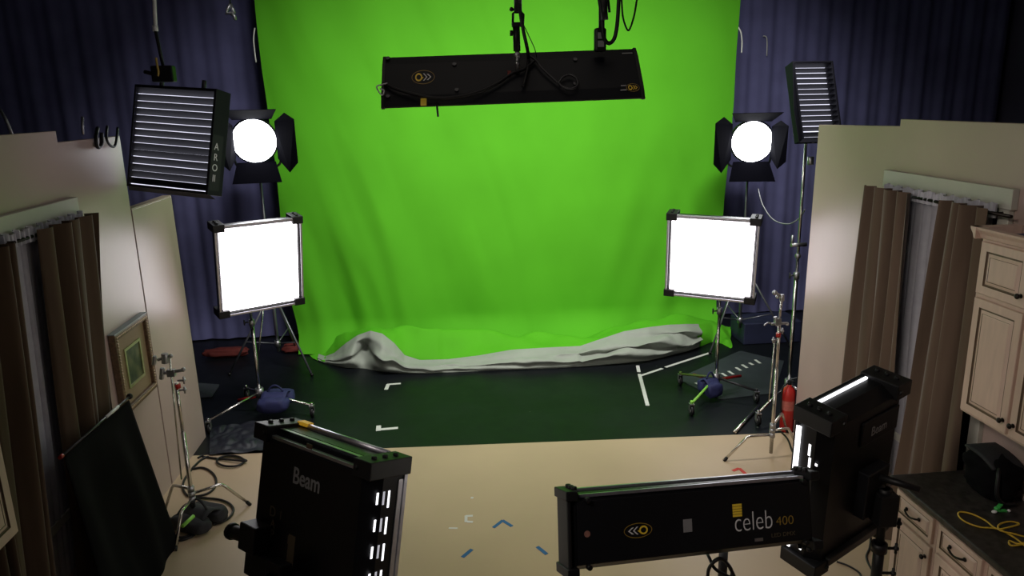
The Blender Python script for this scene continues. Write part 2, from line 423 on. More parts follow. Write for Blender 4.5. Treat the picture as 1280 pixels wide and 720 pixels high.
# ------------------------------------------------------------------ windows, curtains
def sheer_material():
    M = bpy.data.materials.new('sheer_voile'); M.use_nodes = True
    nt = M.node_tree; nt.nodes.remove(nt.nodes['Principled BSDF']); out = nt.nodes['Material Output']
    d = nt.nodes.new('ShaderNodeBsdfDiffuse'); d.inputs[0].default_value = (.50, .49, .55, 1)
    t = nt.nodes.new('ShaderNodeBsdfTransparent'); mx = nt.nodes.new('ShaderNodeMixShader')
    w = nt.nodes.new('ShaderNodeTexNoise'); w.inputs['Scale'].default_value = 14
    tc = nt.nodes.new('ShaderNodeTexCoord'); nt.links.new(tc.outputs['Object'], w.inputs['Vector'])
    mr = nt.nodes.new('ShaderNodeMapRange'); mr.inputs[3].default_value = .62; mr.inputs[4].default_value = .82
    nt.links.new(w.outputs['Fac'], mr.inputs[0]); nt.links.new(mr.outputs[0], mx.inputs[0])
    nt.links.new(t.outputs[0], mx.inputs[1]); nt.links.new(d.outputs[0], mx.inputs[2]); nt.links.new(mx.outputs[0], out.inputs[0])
    return M
m_voile = sheer_material()
def window(name, X, sg, y0, y1):
    r = bpy.data.objects.new(name, None); col.objects.link(r); r.location = (X, (y0+y1)/2, .8); r['kind'] = 'structure'
    f = MB()
    f.box((min(X, X+sg*.035), y0, .80), (max(X, X+sg*.035), y0+.09, 2.60)); f.box((min(X, X+sg*.035), y1-.09, .80), (max(X, X+sg*.035), y1, 2.60))
    f.box((min(X, X+sg*.06), y0-.03, .74), (max(X, X+sg*.06), y1+.03, .80))
    build('window_frame', f, m_white_paint, r, bevel=.004)
    build('header_board', MB().box((min(X, X+sg*.045), y0-.02, 2.60), (max(X, X+sg*.045), y1, 2.725)), m_white_paint, r, bevel=.004)
    mm = MB(); ym = (y0+y1)/2
    for k in (1, 2, 3): mm.box((min(X, X+sg*.022), y0+.09, .8+.45*k-.012), (max(X, X+sg*.022), y1-.09, .8+.45*k+.012))
    mm.box((min(X, X+sg*.0225), ym-.012, .8), (max(X, X+sg*.0225), ym+.012, 2.6))
    build('window_muntins', mm, m_white_paint, r)
    build('window_pane', MB().box((min(X, X+sg*.008), y0+.09, .80), (max(X, X+sg*.008), y1-.09, 2.60)), m_pane, r)
    return r
window('window_1', XL, 1, 4.11, 5.41)
window('window_2', XR, -1, 4.11, 5.41)

def curtain(name, label, X, top, bot, z0, z1, folds, amp, seed, mt, cat='curtain', tilt=0.0, group=None):
    rnd = random.Random(seed); ph = [rnd.uniform(0, 6.28) for _ in range(5)]
    def fn(u, v):
        a = top[0] + (top[1]-top[0])*u; b = bot[0] + (bot[1]-bot[0])*u
        y = b + (a-b)*v
        uu = u + .025*math.sin(2*PI*u*1.5+ph[0]) + .018*math.sin(4*v+ph[1]+5*u)
        th = 2*PI*folds*uu + ph[2]; sg = 1 if X < 0 else -1
        am = .8 + .35*math.sin(2.3*folds*u+ph[3])
        x = X + sg*amp*am*(math.cos(th) + .18*math.sin(2.3*th+ph[4]+v*2))*(.8+.25*(1-v))
        y += .78*abs(a-b if False else (top[1]-top[0]))/folds/(2*PI)*math.sin(th)*(.75+.25*am)
        return (x, y, z0+(z1-z0)*v)
    o = build(name, MB().grid(fn, int(folds*30), 30), mt, recalc=False)
    return tag(o, label, cat, group)
cl1 = curtain('curtain', 'dark brown velvet curtain panel at far side of the left window', XL+.145, (4.68, 5.40), (4.40, 5.02), .02, 2.615, 4.6, .062, 3, m_velvet)
curtain('curtain', 'dark brown velvet curtain panel at near side of the left window, partly out of frame', XL+.145, (3.75, 4.38), (3.55, 4.02), .02, 2.60, 4.6, .062, 5, m_velvet)
curtain('sheer_curtain', 'pale grey sheer curtain showing as a narrow strip in the left window', XL+.048, (4.2, 5.3), (4.0, 5.0), .40, 2.60, 13, .010, 7, m_voile)
curtain('curtain', 'taupe velvet curtain panel at far side of the right window', XR-.145, (4.86, 5.43), (4.80, 5.50), .02, 2.61, 4.3, .062, 11, m_velvet_r)
curtain('curtain', 'taupe velvet curtain panel beside the wall cabinet at the right window', XR-.145, (4.14, 4.55), (4.13, 4.74), .02, 2.61, 3.3, .058, 13, m_velvet_r)
curtain('sheer_curtain', 'white sheer curtain hanging in the gap of the right window', XR-.048, (4.2, 5.25), (4.3, 5.15), .45, 2.60, 13, .010, 17, m_voile)
def heading(name, label, X, y0, y1, seed):
    rnd = random.Random(seed)
    def fn(u, v):
        y = y0+(y1-y0)*u
        return (X + .014*math.sin(u*150+1.5*math.sin(u*31)) + .006*math.sin(u*330), y, 2.545+.085*v+.010*math.sin(u*60)*v)
    return tag(build(name, MB().grid(fn, 260, 5), m_sheer, recalc=False), label, 'curtain')
heading('ruffled_valance', 'gathered white sheer ruffle under the header board of the left window', XL+.085, 4.10, 5.36, 1)
heading('ruffled_valance', 'gathered white sheer ruffle under the header board of the right window', XR-.085, 4.16, 5.30, 2)
for X, sg, w in ((XL, 1, 'left'), (XR, -1, 'right')):
    rt = thing('curtain_rod', 'dark curtain rod across the top of the %s window' % w, 'curtain rod', (X+sg*.125, 4.75, 2.58))
    build('rod', MB().cyl((X+sg*.09, 4.02, 2.575), (X+sg*.09, 5.52, 2.575), .011), m_bronze, rt)
    for yb_ in (5.36, 4.16): build('bracket', MB().cyl((X, yb_, 2.575), (X+sg*.09, yb_, 2.575), .008), m_bronze, rt)

# ------------------------------------------------------------------ framed picture on the left wall
X0 = XL
pic = thing('picture_frame', 'small framed landscape painting in an ornate wooden frame on the left wall', 'picture', (X0, 5.92, 1.34))
PY0, PY1, PZ0, PZ1 = 5.60, 6.24, 1.00, 1.655
def frame_band(y0, y1, z0, z1, wd, x0, x1):
    b = MB()
    b.box((x0, y0, z0), (x1, y1, z0+wd)); b.box((x0, y0, z1-wd), (x1, y1, z1))
    b.box((x0, y0, z0+wd), (x1, y0+wd, z1-wd)); b.box((x0, y1-wd, z0+wd), (x1, y1, z1-wd))
    return b
m_frame = mat('carved_frame', (0.13, 0.075, 0.045, 1), 0.45, vary=0.35, scale=40)
m_frame_top = mat('frame_top_sheen', (0.20, 0.23, 0.26, 1), 0.4, vary=0.1, scale=20)  # grey-blue tone stands for light reflected off the top of the frame
m_gilt = mat('gilt_bead', (0.42, 0.30, 0.20, 1), 0.35, metal=0.5, vary=0.2, scale=30)
m_matboard = mat('tan_mat_board', (0.27, 0.19, 0.11, 1), 0.8, vary=0.05, scale=8)
build('outer_moulding', frame_band(PY0, PY1, PZ0, PZ1, .05, X0+.002, X0+.055), [m_frame], pic, bevel=.006)
build('top_edge', MB().box((X0+.002, PY0, PZ1+.0005), (X0+.055, PY1, PZ1+.006)), m_frame_top, pic)
bd = MB()
for k in range(26):
    y = PY0+.03+(PY1-PY0-.06)*k/25
    for z in (PZ0+.028, PZ1-.028): bd.ball((X0+.056, y, z), .011, (.6, 1, 1), u=7, v=5)
    z = PZ0+.03+(PZ1-PZ0-.06)*k/25
    for y2 in (PY0+.028, PY1-.028): bd.ball((X0+.056, y2, z), .011, (.6, 1, 1), u=7, v=5)
build('beading', bd, m_gilt, pic)
build('mat_board', MB().box((X0+.002, PY0+.05, PZ0+.05), (X0+.028, PY1-.05, PZ1-.05)), m_matboard, pic)
build('inner_fillet', frame_band(PY0+.165, PY1-.165, PZ0+.165, PZ1-.165, .022, X0+.028, X0+.038), mat('gold_fillet', (.40, .38, .20, 1), .4, metal=.3, vary=.15, scale=20), pic)
def painting_mat():
    M = bpy.data.materials.new('landscape_painting'); M.use_nodes = True
    nt = M.node_tree; b = nt.nodes['Principled BSDF']; b.inputs['Roughness'].default_value = .55
    tc = nt.nodes.new('ShaderNodeTexCoord'); n = nt.nodes.new('ShaderNodeTexNoise'); n.inputs['Scale'].default_value = 9; n.inputs['Detail'].default_value = 5
    nt.links.new(tc.outputs['Object'], n.inputs['Vector'])
    r = nt.nodes.new('ShaderNodeValToRGB'); e = r.color_ramp.elements
    e[0].position = .32; e[0].color = (.014, .018, .007, 1); e[1].position = .68; e[1].color = (.13, .12, .05, 1)
    k = e.new(.5); k.color = (.05, .058, .02, 1)
    nt.links.new(n.outputs['Fac'], r.inputs['Fac']); nt.links.new(r.outputs['Color'], b.inputs['Base Color'])
    return M
build('canvas', MB().box((X0+.028, PY0+.187, PZ0+.187), (X0+.031, PY1-.187, PZ1-.187)), painting_mat(), pic)

# ------------------------------------------------------------------ kitchen cabinets
DOOR = [(0, .020, 0), (0, .003, 0), (.004, 0, 0), (.050, 0, 1), (.054, .007, 1), (.062, .007, 0), (.080, .001, 1), (.083, .003, 0), (.090, .001, 0)]
DRAW = [(0, .020, 0), (0, .003, 0), (.004, 0, 0), (.028, 0, 1), (.031, .006, 1), (.037, .006, 0), (.047, .001, 1), (.049, .003, 0), (.054, .001, 0)]
def front_M(side, X, y0, y1, z0):
    if side == 'R': return Matrix(((0, -1, 0, X), (1, 0, 0, y0), (0, 0, 1, z0), (0, 0, 0, 1)))
    return Matrix(((0, 1, 0, X), (-1, 0, 0, y1), (0, 0, 1, z0), (0, 0, 0, 1)))
def front_panel(name, parent, side, X, y0, y1, z0, z1, steps):
    b = MB().rings(y1-y0, z1-z0, steps, front_M(side, X, y0, y1, z0))
    return build(name, b, [m_cab, m_glaze], parent, recalc=False)
def knob(parent, side, X, y, z):
    s = -1 if side == 'R' else 1
    b = MB().cyl((X, y, z), (X+s*.018, y, z), .006).ball((X+s*.024, y, z), .016, (.7, 1, 1))
    b.cyl((X, y, z), (X+s*.003, y, z), .013)
    return build('knob', b, m_bronze, parent)
def pull(parent, side, X, y, z):
    s = -1 if side == 'R' else 1
    pts = smooth_pts([(X+s*.004, y+.062, z+.004), (X+s*.022, y+.050, z+.002), (X+s*.028, y, z-.010), (X+s*.022, y-.050, z+.002), (X+s*.004, y-.062, z+.004)], 6)
    b = MB().tube(pts, .0065, 8).ball((X+s*.004, y+.062, z+.004), .013, (.5, 1, 1)).ball((X+s*.004, y-.062, z+.004), .013, (.5, 1, 1))
    return build('handle', b, m_bronze, parent)
# wall cabinet, right
uc = thing('wall_cabinet', 'cream glazed wall cabinet with raised-panel doors high on the right wall', 'cabinet', (XR, 3.6, 1.37))
XF = 3.125
build('carcass', MB().box((XF, 3.18, 1.375), (XR-.002, 4.025, 2.47)), m_cab, uc, bevel=.003)
build('cabinet_top', MB().box((XF+.02, 3.2, 2.471), (XR-.005, 4.01, 2.476)), m_dark, uc)
cr_ = MB().prism([(0, 0), (.016, .008), (.024, .03), (.045, .055), (.05, .07), (0, .07)], 3.15, 4.075, 'y')
cr_.bm.transform(Matrix(((-1, 0, 0, XF), (0, 1, 0, 0), (0, 0, 1, 2.452), (0, 0, 0, 1))))
cr2 = MB().prism([(0, 0), (.016, .008), (.024, .03), (.045, .055), (.05, .07), (0, .07)], XF-.05, XR-.003, 'x')
cr2.bm.transform(Matrix(((1, 0, 0, 0), (0, 1, 0, 4.026), (0, 0, 1, 2.452), (0, 0, 0, 1))))
build('crown_moulding', cr_, m_cab, uc, bevel=.002); build('crown_moulding', cr2, m_cab, uc, bevel=.002)
for y0, y1, ky in ((3.625, 4.005, 3.655), (3.205, 3.605, 3.575)):
    d = front_panel('upper_door', uc, 'R', XF-.021, y0, y1, 2.135, 2.440, DOOR); knob(d, 'R', XF-.021, ky, 2.20)
    d = front_panel('lower_door', uc, 'R', XF-.021, y0, y1, 1.395, 2.105, DOOR); knob(d, 'R', XF-.021, ky, 1.47)
# base cabinets, right
XB = 2.805
for k, (y0, y1, lab) in enumerate(((3.665, 4.07, 'cream base cabinet at the far end under the right worktop'),
                                   (3.255, 3.660, 'cream base cabinet second from the far end under the right worktop'),
                                   (2.845, 3.250, 'cream base cabinet third from the far end of the right worktop, mostly out of frame'))):
    bc = thing('base_cabinet', lab, 'cabinet', (XR, (y0+y1)/2, 0.006))
    build('carcass', MB().box((XB, y0, .10), (XR-.002, y1, .868)), m_cab, bc, bevel=.002)
    build('toe_kick', MB().box((XB+.06, y0, .0065), (XR-.01, y1, .0995)), m_dark, bc)
    d = front_panel('drawer', bc, 'R', XB-.021, y0+.022, y1-.022, .675, .845, DRAW); pull(d, 'R', XB-.021, (y0+y1)/2, .765)
    d = front_panel('door', bc, 'R', XB-.021, y0+.022, y1-.022, .125, .650, DOOR); knob(d, 'R', XB-.021, y0+.052, .575)
build('worktop', MB().box((2.765, 2.5, .870), (XR-.003, 4.11, .910)), m_top, bevel=.008)
tag(bpy.data.objects['worktop'], 'dark stone worktop on the cream base cabinets at right', 'worktop')
# left wall cabinet and worktop, mostly out of frame
ul = thing('wall_cabinet', 'cream glazed wall cabinet corner at the lower left edge of the photo', 'cabinet', (XL, 2.95, 1.37))
build('carcass', MB().box((XL+.002, 2.5, 1.375), (-2.085, 3.335, 2.47)), m_cab, ul, bevel=.003)
d = front_panel('door', ul, 'L', -2.064, 2.93, 3.315, 1.395, 2.45, DOOR); knob(d, 'L', -2.064, 2.965, 1.47)
d = front_panel('door', ul, 'L', -2.064, 2.53, 2.91, 1.395, 2.45, DOOR); knob(d, 'L', -2.064, 2.875, 1.47)

# ------------------------------------------------------------------ things on the right worktop
def blob(name, mt, parent, loc, sx, sy, sz, seed, amp=.18, freq=4.0, flat=0.0):
    def fn(u, v):
        a = 2*PI*u; t = PI*(v-.5)
        d = Vector((math.cos(t)*math.cos(a), math.cos(t)*math.sin(a), math.sin(t)))
        k = 1 + amp*mnoise.noise(d*freq*.5 + Vector((seed, 0, 0))) + amp*.4*mnoise.noise(d*freq*1.4 + Vector((0, seed, 0)))
        sq = lambda c: math.copysign(abs(c)**.75, c)
        p = Vector((sq(d.x)*sx*k, sq(d.y)*sy*k, sq(d.z)*sz*k)); p.z = max(p.z, -sz*.92)
        return Vector(loc) + p
    return build(name, MB().grid(fn, 36, 22, closed_u=True), mt, parent)
bag = thing('camera_bag', 'black soft camera bag on the worktop under the wall cabinet', 'bag', (3.235, 3.83, .91))
blob('bag_body', m_flagcloth, bag, (3.235, 3.83, 1.035), .118, .17, .135, 3.3, .20)
build('strap', MB().tube(smooth_pts([(3.20, 3.74, 1.15), (3.15, 3.68, 1.11), (3.13, 3.645, 1.0), (3.17, 3.635, .945), (3.25, 3.65, .93)], 6), .012, 8), m_rub, bag)
build('bag_flap', MB().grid(lambda u, v: (3.135+.20*u, 3.71+.25*v, 1.165+.02*math.sin(PI*u)*math.sin(PI*v)-.04*(1-v)**3), 10, 10), m_sand, bag, solid=.012)
tag(build('brass_hook', MB().tube(smooth_pts([at_z(1264, 622, .917), at_z(1266, 616, .925), at_z(1272, 612, .94), at_z(1280, 612, .935), at_z(1286, 616, .917)], 6), .010, 8), mat('brass', (.55, .40, .18, 1), .35, metal=.8, vary=.1)), 'small brass hook lying in front of the black bag on the worktop', 'hook')
cl = thing('green_clip', 'small bright green clip beside the black bag on the worktop', 'clip', (3.08, 3.62, .91))
gp = at_z(1249, 636, .925); cl.location = (gp.x, gp.y, .91)
build('jaw', MB().bar((gp.x-.02, gp.y-.01, .935), (gp.x+.03, gp.y+.02, .95), .022, .012).bar((gp.x-.02, gp.y-.01, .922), (gp.x+.035, gp.y-.012, .918), .022, .012).cyl((gp.x-.02, gp.y-.02, .93), (gp.x-.02, gp.y+.005, .93), .012), mat('green_plastic', (.05, .40, .08, 1), .35, vary=.1), cl, bevel=.003)
build('spring_tip', MB().ball((gp.x-.045, gp.y-.02, .921), .011, (1.5, 1, .9)).ball((gp.x+.045, gp.y-.02, .921), .009), m_print, cl)
yc = [at_z(px, py, z) for px, py, z in ((1290, 690, .918), (1268, 672, .925), (1246, 661, .922), (1225, 659, .917), (1206, 652, .917), (1198, 644, .917), (1201, 640, .917), (1216, 643, .917), (1232, 651, .918), (1246, 661, .926), (1262, 659, .93), (1274, 655, .92), (1262, 652, .925), (1249, 656, .93), (1250, 663, .935), (1270, 668, .93), (1288, 674, .918), (1274, 680, .918), (1262, 676, .918), (1264, 682, .918), (1282, 680, .92))]
tag(build('yellow_string', MB().tube(smooth_pts(yc, 6), .0052, 6), m_yellow), 'loosely coiled thin yellow cord on the dark worktop', 'cord')

# ------------------------------------------------------------------ floor tape marks
def strip_on(z, p, q, wd):
    a, b = at_z(*p, z), at_z(*q, z); d = (b-a).normalized(); n = Vector((-d.y, d.x, 0))*wd/2
    return [a-n, b-n, b+n, a+n]
def tape(label, segs, wd, mt, z, group=None, name='tape_mark'):
    b = MB()
    for i, (p, q) in enumerate(segs):
        P = strip_on(z, p, q, wd)
        b.prism([(v.x, v.y) for v in P], z-.0012, z+.0006+.0003*i, 'z')
    return tag(build(name, b, mt), label, 'tape', group)
ZB, ZF = .0022, .0082
tape('white L-shaped tape mark on the black floor, farther one near the cloth', [((484.3, 480.5), (501, 479.3)), ((485.5, 480), (482.5, 487))], .045, m_white_tape, ZB)
tape('white L-shaped tape mark on the black floor near the beige edge', [((471.5, 537), (497.5, 534.8)), ((473.5, 532), (473, 538.5))], .05, m_white_tape, ZB)
tape('long white tape line forming a T on the black floor at right', [((801, 469.5), (828, 460.5)), ((832, 459), (889, 440.5)), ((799.3, 467.5), (809.5, 507)), ((797, 457), (798.6, 465))], .042, m_white_tape, ZB)
for (a, b, lab) in (((616.7, 659.5), (628.6, 650.3), None),):
    tape('blue chevron-shaped tape mark in the middle of the beige floor', [((616.7, 659.5), (628.6, 650.3)), ((628.0, 650.3), (640, 657.8))], .028, m_blue_tape, ZF)
tape('short slanting blue tape strip left of the blue chevron', [((578, 696.5), (590, 686.5))], .030, m_blue_tape, ZF)
tape('short slanting blue tape strip right of the blue chevron', [((671.5, 683.2), (683.5, 692.8))], .030, m_blue_tape, ZF)
tape('bracket-shaped white tape scrap on the beige floor', [((582.5, 644.5), (582.5, 652.5)), ((582, 645), (591, 644.6)), ((584, 652), (591, 652.4))], .024, m_white_tape, ZF)
tape('thin dash of white tape on the beige floor left of the bracket-shaped scrap', [((561, 660), (572, 660.2))], .018, m_white_tape, ZF)
tape('tiny white tape dot on the beige floor above the bracket-shaped scrap', [((588.5, 622), (591.8, 622.2))], .024, m_white_tape, ZF)
tape('red chevron tape mark on the beige floor by the right chrome stand', [((916, 588.5), (924, 585.3)), ((924, 585.3), (931.5, 591.8))], .032, m_red_tape, ZF)
# dark rubber mat with a row of white dashes
MP = [at_z(px, py, 0) for px, py in ((846, 474), (925, 439), (980, 452), (968, 492), (900, 500))]
tag(build('rubber_mat', MB().prism([(p.x, p.y) for p in MP], .0005, .008, 'z'), mat('slate_mat', (.030, .036, .045, 1), .6, vary=.15, scale=6)), 'dark slate rubber mat with white dashes on the black floor at right', 'mat')
for a, b in (((257, 270), (275, 282)), ((283, 262), (303, 275)), ((313, 248), (332, 260)), ((337, 237), (357, 250)), ((365, 230), (380, 238)), ((388, 218), (408, 232))):
    tape('short white tape dash in the row on the slate mat', [((820+a[0]/3.13, 380+a[1]/3.13), (820+b[0]/3.13, 380+b[1]/3.13))], .035, m_white_tape, .0095, 'white dashes on the slate mat', 'tape_dash')
tape('lone white tape dash beside the rolling stand base', [((869.5, 478.4), (877.5, 482.2))], .035, m_white_tape, .0095)

# ------------------------------------------------------------------ light panels
def rot_of(yaw, pitch, roll):
    return (Matrix.Rotation(R(yaw), 3, 'Z') @ Matrix.Rotation(R(pitch), 3, 'X') @ Matrix.Rotation(R(roll), 3, 'Y')).to_euler()
def local_on(rt, px, py, yl):
    """local x,z where the sight line through a photo point meets the plane y = yl of a thing"""
    Mi = xf(rt).inverted(); o = Mi @ CAM; r = Mi.to_3x3() @ ray(px, py)
    t = (yl - o.y)/r.y; p = o + r*t
    return p.x, p.z
def world_on(rt, px, py, yl):
    x, z = local_on(rt, px, py, yl); return xf(rt) @ Vector((x, yl, z))
def panel(name, label, cat, loc, ypr, w, h, t, s, lit, rails, strips=(), slots=(), slot_mat=None, top_rail=False, slot_side=1, corners=((-1,1),(1,1),(1,-1),(-1,-1)), br=.10):
    """square light panel; s = local y direction of the lit face"""
    rt = thing(name, label, cat, loc, rot_of(*ypr))
    a, c = w/2, h/2; yf = s*t/2; ym = -s*t*.10; yb = -s*t/2; ch = min(.05, t*.25)
    b = MB()
    L = []
    for (y, k) in ((yf, 0), (ym, 0), (yb, ch)):
        L.append([b.bm.verts.new((sx*(a-k), y, sz*(c-k))) for sx, sz in ((-1,-1),(1,-1),(1,1),(-1,1))])
    for P, Q in zip(L, L[1:]):
        for i in range(4): b.bm.faces.new((P[i], P[(i+1)%4], Q[(i+1)%4], Q[i]))
    b.bm.faces.new(L[-1])
    rim = [b.bm.verts.new((sx*(a-.02), yf, sz*(c-.02))) for sx, sz in ((-1,-1),(1,-1),(1,1),(-1,1))]
    for i in range(4): b.bm.faces.new((L[0][i], L[0][(i+1)%4], rim[(i+1)%4], rim[i]))
    inn = [b.bm.verts.new((sx*(a-.035), yf-s*.022, sz*(c-.035))) for sx, sz in ((-1,-1),(1,-1),(1,1),(-1,1))]
    for i in range(4): b.bm.faces.new((rim[i], rim[(i+1)%4], inn[(i+1)%4], inn[i]))
    build('housing', b, m_blk, rt, world=False)
    dfn = MB(); y = yf - s*.020
    dfn.box((-a+.034, min(y, y-s*.004), -c+.034), (a-.034, max(y, y-s*.004), c-.034))
    build('diffuser', dfn, lit, rt, world=False)
    rl = MB(); r_ = .011
    for sx in (-1, 1): rl.box((sx*a-r_, yf-r_, -c), (sx*a+r_, yf+r_, c))
    for sz in (-1, 1): rl.box((-a, yf-r_, sz*c-r_), (a, yf+r_, sz*c+r_))
    build('front_frame', rl, rails, rt, world=False, bevel=.003)
    for sx, sz in corners:
        k = MB()
        k.box((sx*a-(br if sx > 0 else .022), -t/2-.018, sz*c-(br*.62 if sz > 0 else .022)), (sx*a+(.022 if sx > 0 else br), t/2+.018, sz*c+(.022 if sz > 0 else br*.62)))
        for q in (-.30, 0, .30):
            k.cyl((sx*(a-.03), q*t, sz*(c+.015)), (sx*(a-.03), q*t, sz*(c+.036)), .014, n=8)
        k.cyl((sx*(a-.075), -s*t*.5, sz*(c-.02)), (sx*(a-.075), -s*(t*.5+.028), sz*(c-.02)), .013, n=8)
        build('corner_bracket', k, m_rub, rt, world=False, bevel=.010)
    return rt

# the two lit panels that face the lens
pa = panel('panel_light', 'glowing white square light panel at left, on the stand with the blue sandbag', 'light panel', (-1.957, 7.75, 1.715), (32.4, 8.6, .4), .869, .945, .153, -1, m_lit, m_alu, br=.09)
pb = panel('panel_light', 'glowing white square light panel at right, on the stand with green legs', 'light panel', (2.764, 7.45, 1.660), (-28.1, 6.4, 1.65), .907, .884, .149, -1, m_lit, m_alu, br=.09)
for p_, w_, h_ in ((pa, .869, .945), (pb, .907, .884)):
    yk = MB().bar((0, .08, -h_/2+.1), (0, .08, h_/2-.1), .05, .03).box((-.07, .075, -.12), (.07, .14, .12))
    build('mounting_plate', yk, m_dkgrey, p_, world=False, bevel=.004)

# left foreground panel (back toward the lens)
pc = panel('panel_light', 'black light panel with "Beam" lettering seen from behind, left foreground', 'light panel', (-.70, 3.4, 1.229), (-44.9, -15.0, -2.8), .889, .899, .221, 1, m_front, m_alu)
w, h, t = .889, .899, .221
tr = MB().box((-w/2+.10, -t/2+.012, h/2-.050), (w/2-.10, -t/2+.050, h/2-.028)).box((-w/2+.10, -t/2+.058, h/2+.001), (w/2-.10, -.028, h/2+.004))
build('top_rail', tr, m_steel, pc, world=False, bevel=.003)
build('top_cover', MB().box((-w/2+.10, -.022, h/2+.001), (w/2-.10, t/2-.045, h/2+.004)), m_side, pc, world=False)
build('front_cover_rail', MB().cyl((-w/2+.10, t/2-.025, h/2+.012), (w/2-.10, t/2-.025, h/2+.012), .016), m_alu, pc, world=False)
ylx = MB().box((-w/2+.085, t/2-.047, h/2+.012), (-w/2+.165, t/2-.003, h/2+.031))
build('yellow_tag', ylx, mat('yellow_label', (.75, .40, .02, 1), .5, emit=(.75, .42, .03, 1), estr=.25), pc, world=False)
# near side: groups of three vent slots and a pale front strip
for k in range(6):
    z0 = h/2-.13-.125*k
    for j, (yy, ln) in enumerate(((-.050, .055), (-.012, .062), (.020, .080))):
        build('vent_slot', MB().box((w/2-.001, yy-.0055, z0-ln), (w/2+.002, yy+.0055, z0)), m_slot if j != 1 else m_slot_dim, pc, world=False)
build('side_strip', MB().box((w/2+.001, t/2-.040, -h/2+.07), (w/2+.006, t/2-.014, h/2-.085)), m_alu, pc, world=False)
for z0 in (.36, .16, .13, .09, -.08, -.12, -.14):  # white dots painted as glints on the latches
    build('latch_glint', MB().box((-w/2-.004, -t/2+.060, h/2-.45+z0-.008), (-w/2+.001, -t/2+.068, h/2-.45+z0+.008)), m_print, pc, world=False)
yb = -t/2
def put_text(rt, body, size, px, py, mt, yl, ang=0, nm='lettering', sx=1.0, shear=0.0, spacing=1.0, offset=0.0):
    x, z = local_on(rt, px, py, yl)
    r = Vector((math.cos(R(ang)), 0, math.sin(R(ang)))); u = Vector((-math.sin(R(ang)), 0, math.cos(R(ang))))
    return text_part(nm, body, size, frame_M((x, yl-.001, z), r, u), mt, rt, .0006, shear, sx, spacing, offset)
put_text(pc, 'Beam', .115, 383, 601, m_print_dim, yb, 0, sx=.86, offset=.0016)
for bd_, px, py, sz in (('D', 341, 640, .075), ('A', 341, 655, .06), ('P', 340, 668, .065), ('I', 351, 645, .065), ('K', 362, 676, .06)):
    put_text(pc, bd_, sz, px, py, m_print_faint, yb)
x, z = local_on(pc, 387, 558, yb); build('warning_sticker', MB().box((x-.022, yb-.002, z-.012), (x+.022, yb-.0002, z+.012)), mat('sticker_brown', (.09, .05, .03, 1), .5, vary=.2), pc, world=False)
build('rating_label', MB().box((-.10, yb-.0015, -.22), (-.045, yb-.0002, -.02)), m_print_faint, pc, world=False)
pk = MB().box((-w/2+.06, yb-.10, -.16), (-w/2+.20, yb-.002, -.02)).cyl((-w/2-.045, yb-.06, -.115), (-w/2+.06, yb-.06, -.10), .036).cyl((-w/2-.075, yb-.06, -.115), (-w/2-.045, yb-.06, -.115), .045)
build('tilt_knob', pk, m_rub, pc, world=False, bevel=.008)
build('mounting_plate', MB().box((-w/2+.06, yb-.05, -.30), (w/2-.30, yb-.002, -.17)).box((-.10, yb-.12, -.33), (.02, yb-.05, -.12)), m_blk2, pc, world=False, bevel=.006)

# right foreground panel
pd = panel('panel_light', 'black light panel turned edge-on with bright side strips, right foreground', 'light panel', (2.033, 3.4, 1.362), (27.6, 5.5, -6.1), .615, .915, .179, 1, m_front, m_blk2)
w, h, t = .615, .915, .179; yb = -t/2
st = MB().box((-w/2-.0125, t/2-.026, -h/2+.08), (-w/2-.004, t/2-.001, h/2-.09))  # emission on the side and top strips stands for light from inside the panel
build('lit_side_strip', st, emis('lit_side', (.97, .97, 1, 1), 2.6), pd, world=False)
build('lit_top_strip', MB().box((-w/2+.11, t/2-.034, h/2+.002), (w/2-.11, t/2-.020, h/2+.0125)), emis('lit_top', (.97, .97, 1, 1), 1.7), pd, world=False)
for z0, ln, yy in ((.29, .065, .010), (.215, .055, .003), (-.215, .07, .010), (-.30, .06, .004), (-.24, .015, -.035), (.20, .012, -.035)):
    build('vent_slot', MB().box((-w/2-.003, yy-.006, z0-ln), (-w/2+.001, yy+.006, z0)), m_slot, pd, world=False)
build('lower_flange', MB().box((-w/2+.08, yb-.03, -h/2+.03), (w/2-.03, yb+.005, -h/2+.075)), mat('grey_flange', (.045, .042, .04, 1), .45, metal=.4, vary=.2), pd, world=False, bevel=.004)
build('upper_plate', MB().box((-.05, yb-.012, h/2-.24), (w/2-.05, yb+.002, h/2-.10)), m_blk2, pd, world=False, bevel=.006)
put_text(pd, 'Beam', .075, 1099, 535, m_print_dim, yb-.014, 0, sx=.8)
build('mounting_plate', MB().box((-.02, yb-.06, -.22), (.16, yb+.01, .06)), m_blk2, pd, world=False, bevel=.006)
hx = [world_on(pd, 1098, 596, yb-.05), Vector((0, 0, 0))]
hb = at_y(1150, 612, hx[0].y - .12)
build('tilt_handle', MB().cyl(hx[0], hb, .020, .017), m_rub, pd, bevel=0)

